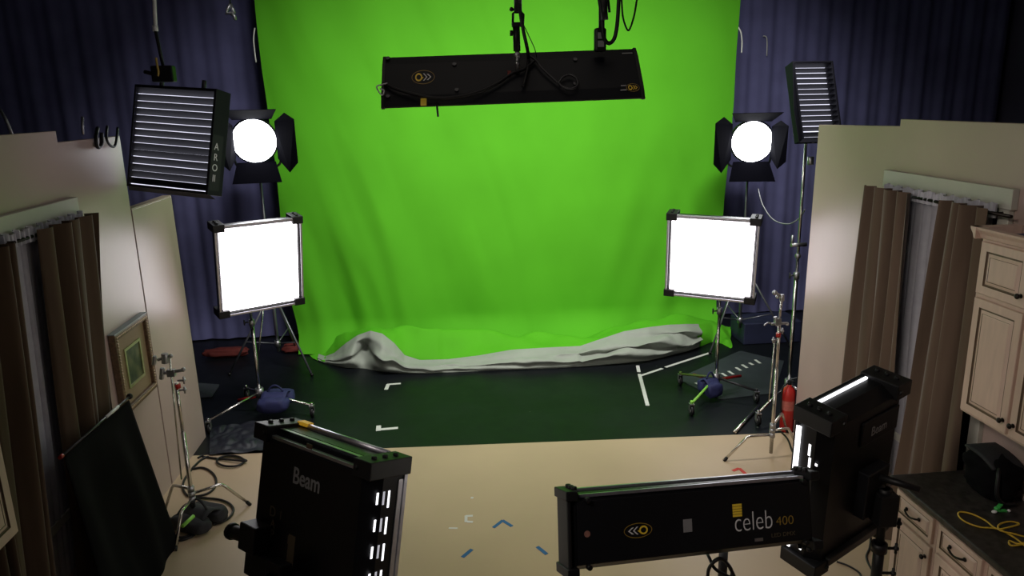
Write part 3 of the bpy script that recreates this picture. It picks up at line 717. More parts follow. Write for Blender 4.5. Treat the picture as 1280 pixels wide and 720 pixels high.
# horizontal panel with the three-part lettering
pe = panel('light_bank', 'long black horizontal light bank lettered "celeb 400", right foreground', 'light bank', (1.062, 2.95, 1.429), (13.9, -18.3, 6.3), 1.254, .319, .11, 1, m_front, m_alu, br=.032)
w, h, t = 1.254, .319, .11; yb = -t/2
build('top_rail', MB().box((-w/2+.05, yb+.010, h/2-.014), (w/2-.05, yb+.026, h/2+.002)), m_alu, pe, world=False, bevel=.003)
build('end_bracket', MB().box((-w/2-.014, yb-.006, -h/2), (-w/2+.004, t/2+.01, h/2)), m_rub, pe, world=False, bevel=.008)
build('back_plate', MB().box((-w/2+.03, yb-.006, -h/2+.03), (w/2-.04, yb, h/2-.025)), m_blk2, pe, world=False, bevel=.002)
yb2 = yb-.0065
put_text(pe, 'celeb', .125, 942, 652, m_print, yb2, 0, sx=.80, offset=-.002)
put_text(pe, '400', .058, 981, 651, m_logo_dim, yb2, 0, sx=1.15, offset=-.001)
put_text(pe, 'LED DMX', .026, 979, 668, m_print_faint, yb2, 0, sx=1.2)
x, z = local_on(pe, 921.5, 638, yb2); sq = MB()
for k in range(5): sq.box((x-.024, yb2-.0012, z-.028+.0118*k), (x+.024, yb2+.001, z-.028+.0118*k+.0095))
build('yellow_square', sq, m_logo, pe, world=False)
x, z = local_on(pe, 859.5, 657, yb2); build('grey_label', MB().box((x-.022, yb2-.001, z-.028), (x+.022, yb2+.001, z+.028)), m_print_dim, pe, world=False)
x, z = local_on(pe, 948.5, 674.5, yb2); build('silver_plate', MB().box((x-.022, yb2-.002, z-.007), (x+.022, yb2+.001, z+.007)), m_steel, pe, world=False)
x, z = local_on(pe, 734, 667.5, yb2); build('round_sticker', MB().cyl((x, yb2-.0012, z), (x, yb2+.001, z), .014), mat('pink_sticker', (.30, .14, .11, 1), .5, vary=.25, scale=60), pe, world=False)
def emblem(rt, px, py, wd, yl, flip, mt_y, mt_w, vs=1.0):
    """oval badge: yellow ring on one side, two white chevrons on the other"""
    x, z = local_on(rt, px, py, yl); g = MB(); f = -1 if flip else 1
    def ring(cx, cz, rx, rz, th, mi, y):
        n = 28
        for i in range(n):
            a0, a1 = 2*PI*i/n, 2*PI*(i+1)/n
            q = [(cx+math.cos(a)*rx*k, cz+math.sin(a)*rz*k2) for a, k, k2 in ((a0, 1, 1), (a1, 1, 1), (a1, 1-th/rx, 1-th/rz), (a0, 1-th/rx, 1-th/rz))]
            A = [g.bm.verts.new((u, y, v)) for u, v in q]; g.bm.faces.new(A).material_index = mi
    ring(x, z, wd*.62, wd*.29, wd*.026, 2, yl-.0010)
    ring(x+f*wd*.24, z, wd*.19, wd*.17, wd*.065, 0, yl-.0012)
    for k, m_ in ((-.42, 1), (-.22, 1), (-.03, 0)):
        for s_ in (-1, 1):
            c = x+f*wd*k*1.05; d = f*wd*.17
            P = [(c, z), (c+wd*.07*f, z), (c+d+wd*.07*f, z+s_*wd*.15), (c+d, z+s_*wd*.15)]
            if k == -.42: P = [(c, z), (c+wd*.07*f, z), (c+d+wd*.09*f, z+s_*wd*.13), (c+d, z+s_*wd*.13)]
            if k == -.03 and s_ == 1: continue
            A = [g.bm.verts.new((u, yl-.0012, v)) for u, v in P]; g.bm.faces.new(A).material_index = m_
    for vv in g.bm.verts: vv.co.z = z + (vv.co.z - z)*vs
    return build('emblem', g, [mt_y, mt_w, m_logo_dim], rt, world=False, recalc=False)
emblem(pe, 797.5, 663, .110, yb2, False, m_logo, m_print)
cb = [at_y(px, py, y_) for px, py, y_ in ((883, 690, 3.02), (887, 698, 2.96), (893, 710, 2.93), (905, 718, 2.92), (918, 722, 2.92), (905, 700, 2.91), (893, 702, 2.90), (885, 715, 2.93), (889, 735, 2.93), (905, 738, 2.93), (915, 715, 2.93), (900, 698, 2.93), (886, 712, 2.96), (884, 745, 2.93))]
tag(build('power_cable', MB().tube(smooth_pts(cb, 6), .008, 8), m_rub), 'coiled black power cable hanging below the long horizontal light bank', 'cable')

# overhead bank
oh = thing('overhead_light_bank', 'long black light bank hanging from above in front of the green cloth', 'light bank', (.411, 4.4, 3.402), rot_of(-3.5, -43, -1.0))
w, h, t = 1.451, .40, .10
prof = [(.055, -.10), (-.025, -.185), (-.040, -.19), (-.052, -.12), (-.052, .12), (-.040, .19), (-.010, .20), (.055, .14), (.045, .12), (.045, -.08)]
build('housing', MB().prism(prof, -w/2, w/2, 'x'), mat('overhead_black', (.0035, .0045, .0075, 1), .5, vary=.1, scale=4, spec=.2), oh, world=False, bevel=.004)
build('lit_face', MB().box((-w/2+.02, .046, -.078), (w/2-.02, .050, .118)), emis('overhead_lit', (1, .98, .93, 1), 14), oh, world=False)
for sx in (-1, 1):
    build('end_cap', MB().prism([(.058, -.105), (-.026, -.192), (-.042, -.197), (-.057, -.12), (-.057, .12), (-.042, .197), (-.008, .206), (.060, .145)], sx*w/2-.010, sx*w/2+.010, 'x'), m_rub, oh, world=False, bevel=.004)
yb = -.0525
emblem(oh, 529, 96.5, .105, yb, True, m_logo, m_print, 1.75)
emblem(oh, 791, 109.5, .060, yb, True, m_logo, m_logo, 1.75)
for px, py, ww in ((779.5, 107, .03), (779.5, 112.5, .034), (784, 66.5, .06)):
    x, z = local_on(oh, px, py, yb); build('small_print', MB().box((x-ww/2, yb-.001, z-.004), (x+ww/2, yb+.001, z+.004)), m_print_dim, oh, world=False)
x, z = local_on(oh, 529.5, 126.5, yb); build('yellow_tag', MB().box((x-.016, yb-.004, z-.030), (x+.016, yb+.004, z+.018)), m_logo, oh, world=False)
x, z = local_on(oh, 636.5, 92.5, yb); build('red_tag', MB().box((x-.010, yb-.004, z-.022), (x+.010, yb+.004, z+.022)), m_redcloth, oh, world=False)
for px, py in ((568, 81), (571, 113), (719, 75), (719, 105), (485, 73.5), (485, 121)):
    x, z = local_on(oh, px, py, yb); build('screw', MB().cyl((x, yb-.008, z), (x, yb+.002, z), .012, n=10), m_dkgrey, oh, world=False)
# yoke and hanging hardware
yy = 4.36
kb = world_on(oh, 647, 92, yb)
build('mount_stem', MB().cyl(at_y(646.5, 60, yy), kb, .013).cyl(at_y(646.3, 66, yy), at_y(646.6, 72, yy), .022).ball(at_y(646.5, 79, yy), .016), m_steel, oh)
build('mount_stem', MB().cyl(at_y(645.2, 32, yy), at_y(646.2, 64, yy), .020).cyl(at_y(640, 41, yy), at_y(645, 41, yy), .007).cyl(at_y(639.2, 38, yy), at_y(639.2, 45, yy), .008), m_rub, oh)
build('hook_clamp', MB().tube([at_y(641, 32, yy), at_y(641.3, 17, yy), at_y(643, 15.3, yy), at_y(652, 15.3, yy), at_y(654.3, 18, yy), at_y(653.6, 32, yy)], .007, 8).bar(at_y(640, 31, yy), at_y(654.5, 30.6, yy), .05, .022), m_rub, oh)
hr = thing('hanging_rod', 'black drop rod coming down from the ceiling to the overhead light bank', 'rod', at_y(647, 8, yy))
tp = at_y(648.2, 0, yy); tp2 = Vector((tp.x, tp.y, 6.58))
build('rod', MB().cyl(at_y(647.6, 15, yy), tp2, .022), m_rub, hr)
build('wing_screw', MB().cyl(at_y(640, 12, yy), at_y(646, 12, yy), .007).ball(at_y(639.4, 11.6, yy), .012), m_rub, hr)
yc_ = 4.12
def wob(px, py, off=.02): return world_on(oh, px, py, yb-off)
tag(build('power_cable', MB().tube(smooth_pts([at_y(649, 3, 4.25), at_y(651, 20, 4.22), at_y(654.5, 40, 4.2), at_y(658.5, 58, 4.2), wob(660.5, 72), wob(659, 88), wob(654, 108)], 6), .0095, 8), m_rub), 'black cable dropping along the rod onto the overhead light bank', 'cable')
tag(build('power_cable', MB().tube(smooth_pts([wob(480, 104, .01), wob(492, 110), wob(515, 117), wob(545, 122.5), wob(572, 121), wob(598, 115), wob(622, 104), wob(640, 92), wob(656, 86), wob(668, 76)], 6), .0085, 8), m_rub), 'black cable sagging across the back of the overhead light bank', 'cable')
tag(build('power_cable', MB().tube(smooth_pts([wob(662, 70), wob(670, 76), wob(678, 86), wob(690, 97), wob(698, 103), wob(703, 97), wob(712, 93.5), wob(720, 98), wob(722, 106), wob(714, 111), wob(703, 108), wob(698, 103)], 6), .006, 8), m_dkgrey), 'thin dark cable looped on the back of the overhead light bank', 'cable')
tag(build('safety_wire', MB().tube(smooth_pts([at_y(655, 32, 4.3), at_y(662, 47, 4.3), at_y(668, 60, 4.3), wob(671, 72)], 5), .0025, 6), m_dkgrey), 'thin safety wire from the hook clamp to the overhead light bank', 'wire')
wt = thing('wire_end', 'white frayed wire loop at left end of the overhead light bank', 'wire', wob(478, 110))
build('loop', MB().tube(smooth_pts([wob(484, 104), wob(477, 106, .03), wob(471, 108, .04), wob(473, 114, .04), wob(478, 119, .03), wob(480, 113), wob(475, 111, .03)], 5), .004, 6), m_print, wt)
build('cable_tail', MB().tube([world_on(oh, 546, 128, yb-.004), at_y(546.6, 137, 4.22), at_y(547.6, 146, 4.22)], .006, 6), m_rub, oh)
# drop cables at upper right of the screen
dc = thing('drop_cable', 'black hanging power cable with an inline switch box in front of the green cloth', 'cable', at_y(751, 0, 4.4))
Y4 = 4.4
top_ = lambda px: Vector((at_y(px, 0, Y4).x, Y4, 6.58))
build('cable', MB().tube([top_(748.5), at_y(749.5, 0, Y4), at_y(751, 10, Y4), at_y(750.7, 43, Y4)], .012, 8), m_rub, dc)
bxp = at_y(750, 50, Y4)
build('switch_box', MB().box((bxp.x-.033, Y4-.025, bxp.z-.065), (bxp.x+.033, Y4+.025, bxp.z+.065)), m_rub, dc, bevel=.012)
bt = MB()
for dz in (.022, -.022): bt.box((bxp.x-.018, Y4-.028, bxp.z+dz-.017), (bxp.x+.018, Y4-.0245, bxp.z+dz+.017))
build('switch_button', bt, m_print_dim, dc)
tag(build('drop_cable', MB().tube([top_(757)] + smooth_pts([at_y(755.5, 0, 4.36), at_y(754, 15, 4.36), at_y(753.5, 40, 4.36), at_y(757, 51, 4.36), at_y(762, 54, 4.36), at_y(768, 48, 4.36), at_y(771.5, 30, 4.36), at_y(773.5, 0, 4.36)], 6) + [top_(773.5)], .011, 8), m_rub), 'thick black cable loop hanging to the right of the inline switch box', 'cable')
tag(build('drop_cable', MB().tube([top_(777)] + smooth_pts([at_y(777, 0, 4.5), at_y(778.5, 20, 4.5), at_y(782, 33, 4.5), at_y(785.5, 38, 4.5), at_y(789, 32, 4.5), at_y(793, 18, 4.5), at_y(796, 0, 4.5)], 6) + [top_(797)], .0055, 8), m_rub), 'thinnest black cable loop hanging rightmost above the overhead light bank', 'cable')
tag(build('cable_clamp', MB().tube([at_y(754.5, 0, 4.34), at_y(755, 14, 4.34), at_y(756, 25, 4.34)], .020, 8), m_rub), 'black cable clamp bundled between the hanging cables', 'clamp')
tag(build('cable_end', MB().tube([top_(759), at_y(760, 0, 4.42), at_y(761, 8, 4.42), at_y(761.8, 15.5, 4.42)], .008, 8), m_rub), 'short black cable end hanging inside the thick cable loop', 'cable')

# ------------------------------------------------------------------ spotlights with barn doors
def spotlight(label, loc, yaw, pitch, open_side):
    rt = thing('spotlight', label, 'spotlight', loc, rot_of(yaw, pitch, 0))
    b = MB().cyl((0, 0, 0), (0, .34, 0), .235, .225, 28).cyl((0, .34, 0), (0, .42, 0), .225, .15, 28)
    for k in range(5): b.box((-.10, .10+.045*k, .215), (.10, .125+.045*k, .245))
    build('housing', b, m_blk2, rt, world=False, bevel=.004)
    rg = MB(); N = 36
    ringp = [(1.0*.255*math.cos(2*PI*i/N), 0, .255*math.sin(2*PI*i/N)) for i in range(N)]
    rg.tube(ringp, .018, 8, closed=True)
    build('lens_ring', rg, m_blk2, rt, world=False)
    build('lens', MB().grid(lambda u, v: (.25*v*math.cos(2*PI*u), -.022-.05*(1-v*v), .25*v*math.sin(2*PI*u)), 32, 6, closed_u=True), m_lens, rt, world=False)
    hs = .25
    defs = {'top': [(-.22, -.02, hs), (.22, -.02, hs), (.30, -.30, hs+.13), (-.30, -.30, hs+.13)],
            'bottom': [(-.22, -.02, -hs), (.22, -.02, -hs), (.28, -.20, -hs-.22), (-.28, -.20, -hs-.22)],
            'left': [(-hs, -.02, -.22), (-hs, -.02, .22), (-hs-.13, -.20, .33), (-hs-.235, -.26, .26), (-hs-.235, -.26, -.24), (-hs-.13, -.20, -.36)],
            'right': [(hs, -.02, -.22), (hs, -.02, .22), (hs+.13, -.20, .33), (hs+.235, -.26, .26), (hs+.235, -.26, -.24), (hs+.13, -.20, -.36)]}
    for k in defs:
        P = defs[k]
        if k in ('left', 'right') and k != open_side: P = [(x*(.9 if i < 2 else .74), y*(1 if i < 2 else 1.3), z*.85) for i, (x, y, z) in enumerate(P)]
        build('barn_door', MB().quad(P), m_barn, rt, world=False, solid=.005)
    y = MB().tube(smooth_pts([(-.27, .17, .0), (-.27, .17, -.22), (-.22, .17, -.33), (0, .17, -.35), (.22, .17, -.33), (.27, .17, -.22), (.27, .17, 0)], 4), .014, 8)
    y.cyl((-.30, .17, 0), (-.235, .17, 0), .035).cyl((.30, .17, 0), (.235, .17, 0), .035).cyl((0, .17, -.47), (0, .17, -.35), .02)
    build('yoke', y, m_dkgrey, rt, world=False)
    return rt
m_barn = mat('barn_door_black', (.0018, .0018, .0034, 1), .95, vary=.1, scale=8, spec=.02)
fl_ = at_y(318, 176, 9.2); fr_ = at_y(940, 177, 9.2)
spotlight('blazing round spotlight with open barn doors at left of the green cloth', fl_, 8, 4, 'right')
spotlight('blazing round spotlight with open barn doors at right of the green cloth', fr_, -14, 4, 'left')

# ------------------------------------------------------------------ louvred lights
def louvre(label, loc, ypr, w, h, d, strength, side, opening=.10, n=14, skew=0.0):
    rt = thing('louvered_light', label, 'louvered light', loc, rot_of(*ypr))
    a, c = w/2, h/2; yf = -d/2; k = skew
    b = MB()
    b.box((a, yf, -c-.02), (a+.02, d/2+.04, c+.02))
    if not k: b.box((-a-.02, yf, -c-.02), (-a, d/2+.04, c+.02))
    else: b.box((-a-.014, yf, -c-.02), (-a, yf+.012, c+.02))
    for z0, z1 in ((c, c+.02), (-c-.02, -c)):
        b.prism([(-a, yf), (a, yf), (a, d/2+.04), (-a-k, d/2+.04)], z0, z1, 'z')
    b.box((-a-k, d/2+.02, -c), (a, d/2+.04, c))
    build('housing', b, m_louv, rt, world=False, bevel=.003)
    build('tube_panel', MB().box((-a-k, d/2+.010, -c), (a, d/2+.018, c)), emis('tube_panel_%s' % side, (.82, .82, 1.0, 1), strength), rt, world=False)
    ev = xf(rt).inverted() @ CAM; e = math.atan2(ev.z, math.hypot(ev.x, ev.y)) if False else math.atan2(ev.z, -ev.y)
    pitch_ = h/n; dep = d*.92
    for i in range(0, n+1):
        z = -c + pitch_*i + random.uniform(-.02, .02)*pitch_
        op = opening*random.choice((1, 1, .8, 1.3, .35, 1.1, .6))
        e = math.atan2(ev.z - z, -ev.y)
        al = e - math.copysign(math.atan((1-op)*pitch_/dep), e if abs(e) > .02 else 1)
        y0, y1 = yf+.004, yf+.004+dep; z1 = z - math.tan(al)*dep
        build('louver_blade', MB().quad([(-a, y0, z), (a, y0, z), (a, y1, z1), (-a-k, y1, z1)]), m_louv, rt, world=False, solid=.0025)
    return rt
m_louv = mat('louver_black', (.006, .006, .011, 1), .6, vary=.1, scale=8, spec=.2)
ll = louvre('large louvered light glowing between slats above the left wall', (-2.06, 6.1, 3.067), (-22.9, -12.4, 4.3), .736, .755, .125, 1.15, 'left', .085, skew=.105)
lr = louvre('smaller louvered light glowing between slats behind the top of the right wall', (3.595, 7.1, 3.222), (5.8, -20, .3), .39, .735, .10, 1.5, 'right', .11)
build('side_flap', MB().quad([(-.215, -.05, .37), (-.215, -.05, -.385), (-.285, -.10, -.43), (-.29, -.09, -.10)]), m_louv, lr, world=False, solid=.004)
build('bottom_flap', MB().quad([(-.285, -.10, -.43), (-.215, -.05, -.385), (.195, -.05, -.385), (.16, -.10, -.43)]), m_louv, lr, world=False, solid=.004)
# stencilled lettering on the side of the left one
for i, ch in enumerate(('A', 'R', 'O', 'II')):
    text_part('side_lettering', ch, .075, frame_M((.736/2+.0215, -.008, -.03-.08*i), (0, 1, 0), (0, 0, 1)), m_print, ll)
build('label_plate', MB().box((.388, -.055, -.36), (.3892, .06, .06)), m_blk2, ll, world=False)
for sx in (-1, 1):
    build('hanger_ear', MB().cyl((sx*.20, .02, .39), (sx*.20, .02, .47), .016).box((sx*.20-.03, 0, .388), (sx*.20+.03, .05, .40)), m_dkgrey, ll, world=False)
lrod = thing('hanging_rod', 'drop rod with bright lower sleeve hanging from the ceiling over the left louvered light', 'rod', (-2.1, 6.12, 4))
A_ = at_y(196, 0, 6.12); B_ = at_y(194.5, 39, 6.12)
build('bright_sleeve', MB().cyl((A_.x, 6.12, A_.z+.2), B_, .014).cyl(B_, B_ + Vector((0, 0, .04)), .02), m_print, lrod)
build('rod', MB().cyl((A_.x, 6.12, 6.58), (A_.x, 6.12, A_.z+.2), .012).cyl(B_, (B_.x+.02, 6.12, 3.62), .012), m_rub, lrod)
build('clamp_body', MB().box((B_.x-.06, 6.07, 3.50), (B_.x+.10, 6.16, 3.62)).cyl((B_.x-.12, 6.1, 3.58), (B_.x-.05, 6.1, 3.56), .015), m_blk2, lrod, bevel=.01)
tag(build('yellow_strap', MB().tube(smooth_pts([at_y(195, 72, 6.02), at_y(196.5, 82, 6.02), at_y(198, 90, 6.02), at_y(197.3, 95, 6.02)], 4), [.006]*13 if False else .009, 6), mat('strap_yellow', (.45, .30, .06, 1), .6, vary=.2)), 'short yellow strap hanging from the rod above the left louvered light', 'strap')
hc = thing('hanging_clamp', 'small silver clamp hanging near the ceiling left of the green cloth', 'clamp', at_y(288, 8, 9.0))
P = lambda px, py, y=9.0: at_y(px, py, y)
build('clamp_frame', MB().tube([P(288, 5), P(284, 12), P(283, 17), P(289, 16), P(293, 16), P(288, 5)], .018, 6).tube([P(289, 17), P(293, 20), P(294, 25)], .022, 6), m_steel, hc)
build('drop_line', MB().cyl(P(288, 5), Vector((P(288, 0).x, 9.0, 6.58)), .008), m_dkgrey, hc)
# dark cables drooping over the left wall top
for lab, pts, r in (('black cable loop hooked over the top of the left wall, nearest the louvered light', ((134, 158), (133, 172), (137, 181), (143, 183), (146, 172), (147, 160)), .010),
                    ('black cable loop hooked over the top of the left wall, left of the other loop', ((122, 160), (120, 172), (122, 184), (127, 180), (127, 166)), .014)):
    tag(build('power_cable', MB().tube(smooth_pts([at_x(x, y, XL+.02 if y > 164 else XL-.02) for x, y in pts], 5), r, 6), m_rub), lab, 'cable')
tag(build('metal_rod', MB().tube([at_x(0, 137, XL-.10), at_x(7, 149, XL-.06), at_x(15, 168, XL-.015)], .010, 6), m_steel), 'thin pale rod leaning above the left wall at the edge of the photo', 'rod')
tag(build('hook_pin', MB().tube([at_x(103, 146, XL-.02), at_x(103, 158, XL-.02), at_x(104, 168, XL-.02)], .010, 6), m_steel), 'short metal pin standing up behind the top of the left wall', 'pin')

# ------------------------------------------------------------------ stands
def caster(parent, p, r=.055):
    x, y = p[0], p[1]
    b = MB().cyl((x-.015, y, r), (x+.015, y, r), r, n=18)
    c = build('caster', b, m_rub, parent)
    build('caster_hub', MB().cyl((x-.019, y, r), (x+.019, y, r), r*.5, n=14), m_steel, c)
    build('caster_fork', MB().box((x-.026, y-.018, r), (x-.020, y+.018, r*2.3)).box((x+.020, y-.018, r), (x+.026, y+.018, r*2.3)).box((x-.026, y-.026, r*2.2), (x+.026, y+.026, r*2.45)), m_steel, c)
    return c
def rolling_stand(label, base, feet, top, pole_r=.019, hub_z=.20, leg_mats=None, cst=True, mid=None, tee=True):
    rt = thing('rolling_stand', label, 'light stand', (base[0], base[1], 0))
    bx, by = base
    mid = mid or top*.55
    build('pole', MB().cyl((bx, by, .07), (bx, by, mid), pole_r), m_chrome, rt)
    build('upper_pole', MB().cyl((bx, by, mid), (bx, by, top), pole_r*.72), m_chrome, rt)
    build('hub', MB().cyl((bx, by, hub_z-.05), (bx, by, hub_z+.05), pole_r*2.3), m_steel, rt)
    build('collar', MB().cyl((bx, by, mid-.04), (bx, by, mid+.03), pole_r*1.5), m_steel, rt)
    if tee: build('lock_knob', MB().cyl((bx, by, mid), (bx-.075, by-.01, mid), .008).cyl((bx-.075, by-.01, mid-.03), (bx-.075, by-.01, mid+.03), .008), m_dkgrey, rt)
    for i, f in enumerate(feet):
        e = Vector((f[0], f[1], .135 if cst else .015))
        b = MB().cyl((bx, by, hub_z), e, .014)
        if cst: b.cyl(e + Vector((0, 0, .03)), e, .016)
        lg = build('leg', b, (leg_mats or [m_chrome]*9)[i], rt)
        if cst: caster(lg, (f[0], f[1]))
        else: build('foot', MB().cyl((f[0], f[1], 0.001), (f[0], f[1], .03), .02), m_rub, lg)
    return rt
g2 = lambda px, py: at_z(px, py, 0)[:2]
sa = rolling_stand('chrome rolling stand under the left glowing panel', (-2.14, 7.93), [g2(262, 541), g2(391, 521), g2(309, 498)], 1.62, hub_z=.24, mid=1.05)
sb = rolling_stand('chrome rolling stand with green legs under the right glowing panel', (2.955, 7.66), [g2(864, 519), g2(850, 481), g2(945, 503)], 1.56, hub_z=.22, mid=1.0, leg_mats=[m_greentape, mat('olive_leg', (.10, .16, .03, 1), .5, vary=.1), m_dkgrey])
build('red_brace', MB().cyl((2.955, 7.66, .19), (3.0+.30, 7.80, .16), .016).cyl((2.955, 7.66, .19), (2.78, 7.92, .16), .016), m_red, sb)
build('red_brace', MB().cyl((-2.14, 7.93, .2), (-2.40, 8.0, .13), .018), m_red, sa)
build('thin_pole', MB().cyl(at_y(329, 385, 8.25), at_y(321, 463, 8.25), .009), m_chrome, sa)
# blue sandbags
def saddle(name, label, cat, mt, c, dirv, L, W, hz, seed, z0):
    rt = thing(name, label, cat, (c[0], c[1], 0))
    d = Vector((dirv[0], dirv[1], 0)).normalized(); n = Vector((-d.y, d.x, 0))
    for s in (-1, 1):
        q = Vector((c[0], c[1], 0)) + n*s*W*.55
        def fn(u, v, q=q, s=s):
            a = 2*PI*u; t = PI*(v-.5)
            e = Vector((math.cos(t)*math.cos(a), math.cos(t)*math.sin(a), math.sin(t)))
            sq = lambda k: math.copysign(abs(k)**.65, k)
            k = 1+.12*mnoise.noise(e*2+Vector((seed+s, 0, 0)))
            p = q + d*sq(e.x)*L*.5*k + n*sq(e.y)*W*.5*k + Vector((0, 0, z0 + hz*.5 + sq(e.z)*hz*.5*k))
            p.z = max(p.z, .012); return p
        build('bag_lobe', MB().grid(fn, 28, 16, closed_u=True), mt, rt)
    build('bag_web', MB().grid(lambda u, v: Vector((c[0], c[1], 0)) + d*(u-.5)*L*.8 + n*(v-.5)*W*1.2 + Vector((0, 0, z0+hz*.82+.05*math.sin(PI*v))), 8, 8), mt, rt, solid=.01)
    build('bag_handle', MB().tube(smooth_pts([Vector((c[0], c[1], z0+hz*.86)) + d*k*L*.25 + Vector((0, 0, .05+.07*(1-k*k))) for k in (-1, -.5, 0, .5, 1)], 4), .010, 6), mt, rt)
    return rt
p_ = at_z(346, 506, .12)
saddle('sandbag', 'blue sandbag slung over a leg of the left rolling stand', 'sandbag', m_navy, (p_.x, p_.y), (1, -.1), .34, .20, .16, 1.0, .09)
p_ = at_z(887, 488, .10)
saddle('sandbag', 'dark blue sandbag piled on the base of the right rolling stand', 'sandbag', m_navy, (p_.x, p_.y), (1, .3), .20, .13, .17, 2.0, .05)
# tripods of the spotlights
def tripod(label, base, rad, apex, top, feet_ang, mt=m_chrome):
    rt = thing('tripod_stand', label, 'light stand', (base[0], base[1], 0)); bx, by = base
    build('pole', MB().cyl((bx, by, .22), (bx, by, apex+.15), .020), mt, rt)
    build('upper_pole', MB().cyl((bx, by, apex+.15), (bx, by, top), .014), mt, rt)
    for zc, rc in ((apex, .042), (.33, .036)): build('collar', MB().cyl((bx, by, zc-.04), (bx, by, zc+.04), rc), m_steel, rt)
    for a in feet_ang:
        f = Vector((bx+rad*math.cos(R(a)), by+rad*math.sin(R(a)), .02))
        lg = build('leg', MB().cyl((bx, by, apex), f, .013), mt, rt)
        build('brace', MB().cyl((bx, by, .33), Vector((bx, by, apex)).lerp(f, .62), .008), mt, lg)
        build('foot', MB().ball((f.x, f.y, .022), .022), m_rub, lg)
    return rt
m_thin = mat('thin_grey_tube', (.20, .20, .23, 1), .4, metal=.7, vary=.1)
# spotlight spigot sits .47 m under its centre, .17 m behind the lens
def spig(loc, yaw, pitch):
    M = Matrix.Translation(loc) @ rot_of(yaw, pitch, 0).to_matrix().to_4x4(); return M @ Vector((0, .17, -.47))
s1 = spig(fl_, 8, 4); s2 = spig(fr_, -14, 4)
tripod('grey tripod stand holding the left spotlight behind the left glowing panel', (s1.x, s1.y), .62, 1.05, s1.z, (200, 320, 80), m_thin)
tripod('grey tripod stand holding the right spotlight behind the right glowing panel', (s2.x, s2.y), .66, 1.15, s2.z, (215, 335, 95), m_thin)
# stand of the right louvered light
rs = rolling_stand('tall chrome stand behind the end of the right wall, carrying the smaller louvered light', (3.545, 7.12), [g2(947, 531), (3.75, 7.55), (3.80, 6.85)], 2.85, hub_z=.32, mid=1.5)
build('sleeve', MB().cyl(at_y(1013.5, 196, 7.12), at_y(1013.2, 206, 7.12), .030), m_steel, rs)
build('clamp_head', MB().cyl((3.545-.09, 7.1, 1.82), (3.545+.07, 7.1, 1.82), .02).cyl((3.545-.08, 7.1, 1.80), (3.545-.08, 7.1, 1.92), .012), m_steel, rs)
build('sleeve', MB().ball((3.545, 7.12, 1.70), .03), m_steel, rs)
ls_top = xf(lr) @ Vector((-.03, .05, -.38))
build('yoke_arm', MB().cyl((3.545, 7.12, 2.84), ls_top, .016), m_steel, rs)
tag(build('silver_pipe', MB().cyl(at_z(948, 508, .02), at_z(918, 540.5, .02), .018), m_chrome), 'silver pipe lying on the black floor behind the right chrome stand', 'pipe')
cord('power_cable', 'thin white cord looping from the right spotlight to the tall stand', [at_y(948, 236, 9.0), at_y(953, 255, 8.7), at_y(966, 274, 8.3), at_y(985, 280, 7.8), at_y(1000, 272, 7.4), at_y(1006, 262, 7.12)], .006, m_print_dim)

# C-stands with turtle bases
def cstand(label, bpx, feet, top_px, leg_mats=None, ring_px=None):
    bz = .10
    b0 = at_z(bpx[0], bpx[1], bz); bx, by = b0.x, b0.y
    rt = thing('grip_stand', label, 'light stand', (bx, by, 0))
    zt = at_y(top_px[0], top_px[1], by).z
    build('pole', MB().cyl((bx, by, .05), (bx, by, zt*.66), .0175), m_chrome, rt)
    build('upper_pole', MB().cyl((bx, by, zt*.66), (bx, by, zt), .0135), m_chrome, rt)
    for i, f in enumerate(feet):
        F0 = Vector((f[0], f[1], .012)); hz = .235 + .045*i
        c = Vector((bx, by, hz)); dd = (F0-c); dd.z = 0
        k = c + dd*.55; 
        pts = [c, c + dd*.47, c + dd*.535 + Vector((0, 0, -.006)), c + dd*.59 + Vector((0, 0, -.032)), F0]
        lg = build('leg', MB().tube(pts, .0125, 10), (leg_mats or [m_chrome]*3)[i], rt)
        build('foot', MB().tube([F0 + (pts[3]-F0)*.14, F0 + Vector((0, 0, -.006))], .0155, 10), m_rub, lg)
        build('sleeve', MB().cyl((bx, by, hz-.022), (bx, by, hz+.022), .027), m_steel, lg)
    return rt, (bx, by, zt)
def tknob(p, d, L=.055):
    p = Vector(p); d = Vector(d).normalized(); e = p + d*L
    return MB().cyl(p, e, .008).ball(e, .016, (1, 1, .8), u=10, v=8).cyl(e - Vector((0, 0, .028)), e + Vector((0, 0, .028)), .008)
cs1, (bx, by, zt) = cstand('chrome grip stand standing in front of the left wall', (243, 642), [g2(219, 690), g2(313, 632), g2(204, 647)], (222, 478), [m_chrome, m_chrome, m_chrome])
Yc = by
Q = lambda px, py, dy=0: at_y(px, py, Yc+dy)
build('green_leg_wrap', MB().tube([at_z(242, 645, .235), at_z(228, 658, .225)], .0145, 8), m_greentape, cs1)
build('grip_head', MB().cyl(Q(201, 467), Q(230, 462.5), .013).box(Vector(Q(214, 466))-Vector((.03, .02, .028)), Vector(Q(214, 466))+Vector((.03, .02, .028))).cyl(Q(203, 460), Q(202, 474), .018).ball(Q(229, 462), .018), m_steel, cs1, bevel=.003)
build('grip_head', MB().cyl(Q(197, 450), Q(214, 444.5), .012).cyl(Q(206, 442), Q(206.5, 454), .026).cyl(Q(193.5, 445), Q(192, 456), .016).ball(Q(213.5, 445), .016), m_steel, cs1, bevel=.003)
build('grip_arm', MB().cyl(Q(212, 448, -.02), Q(226.8, 599, .06), .007), m_chrome, cs1)
for px, py in ((222, 476), (223, 488)): build('lock_knob', tknob(Q(px, py), (1, -.1, .08), .05), m_steel, cs1)
build('red_ring', MB().cyl(Q(222, 480), Q(222.6, 485), .0215), m_red, cs1)
p_ = at_z(247, 641, .10)
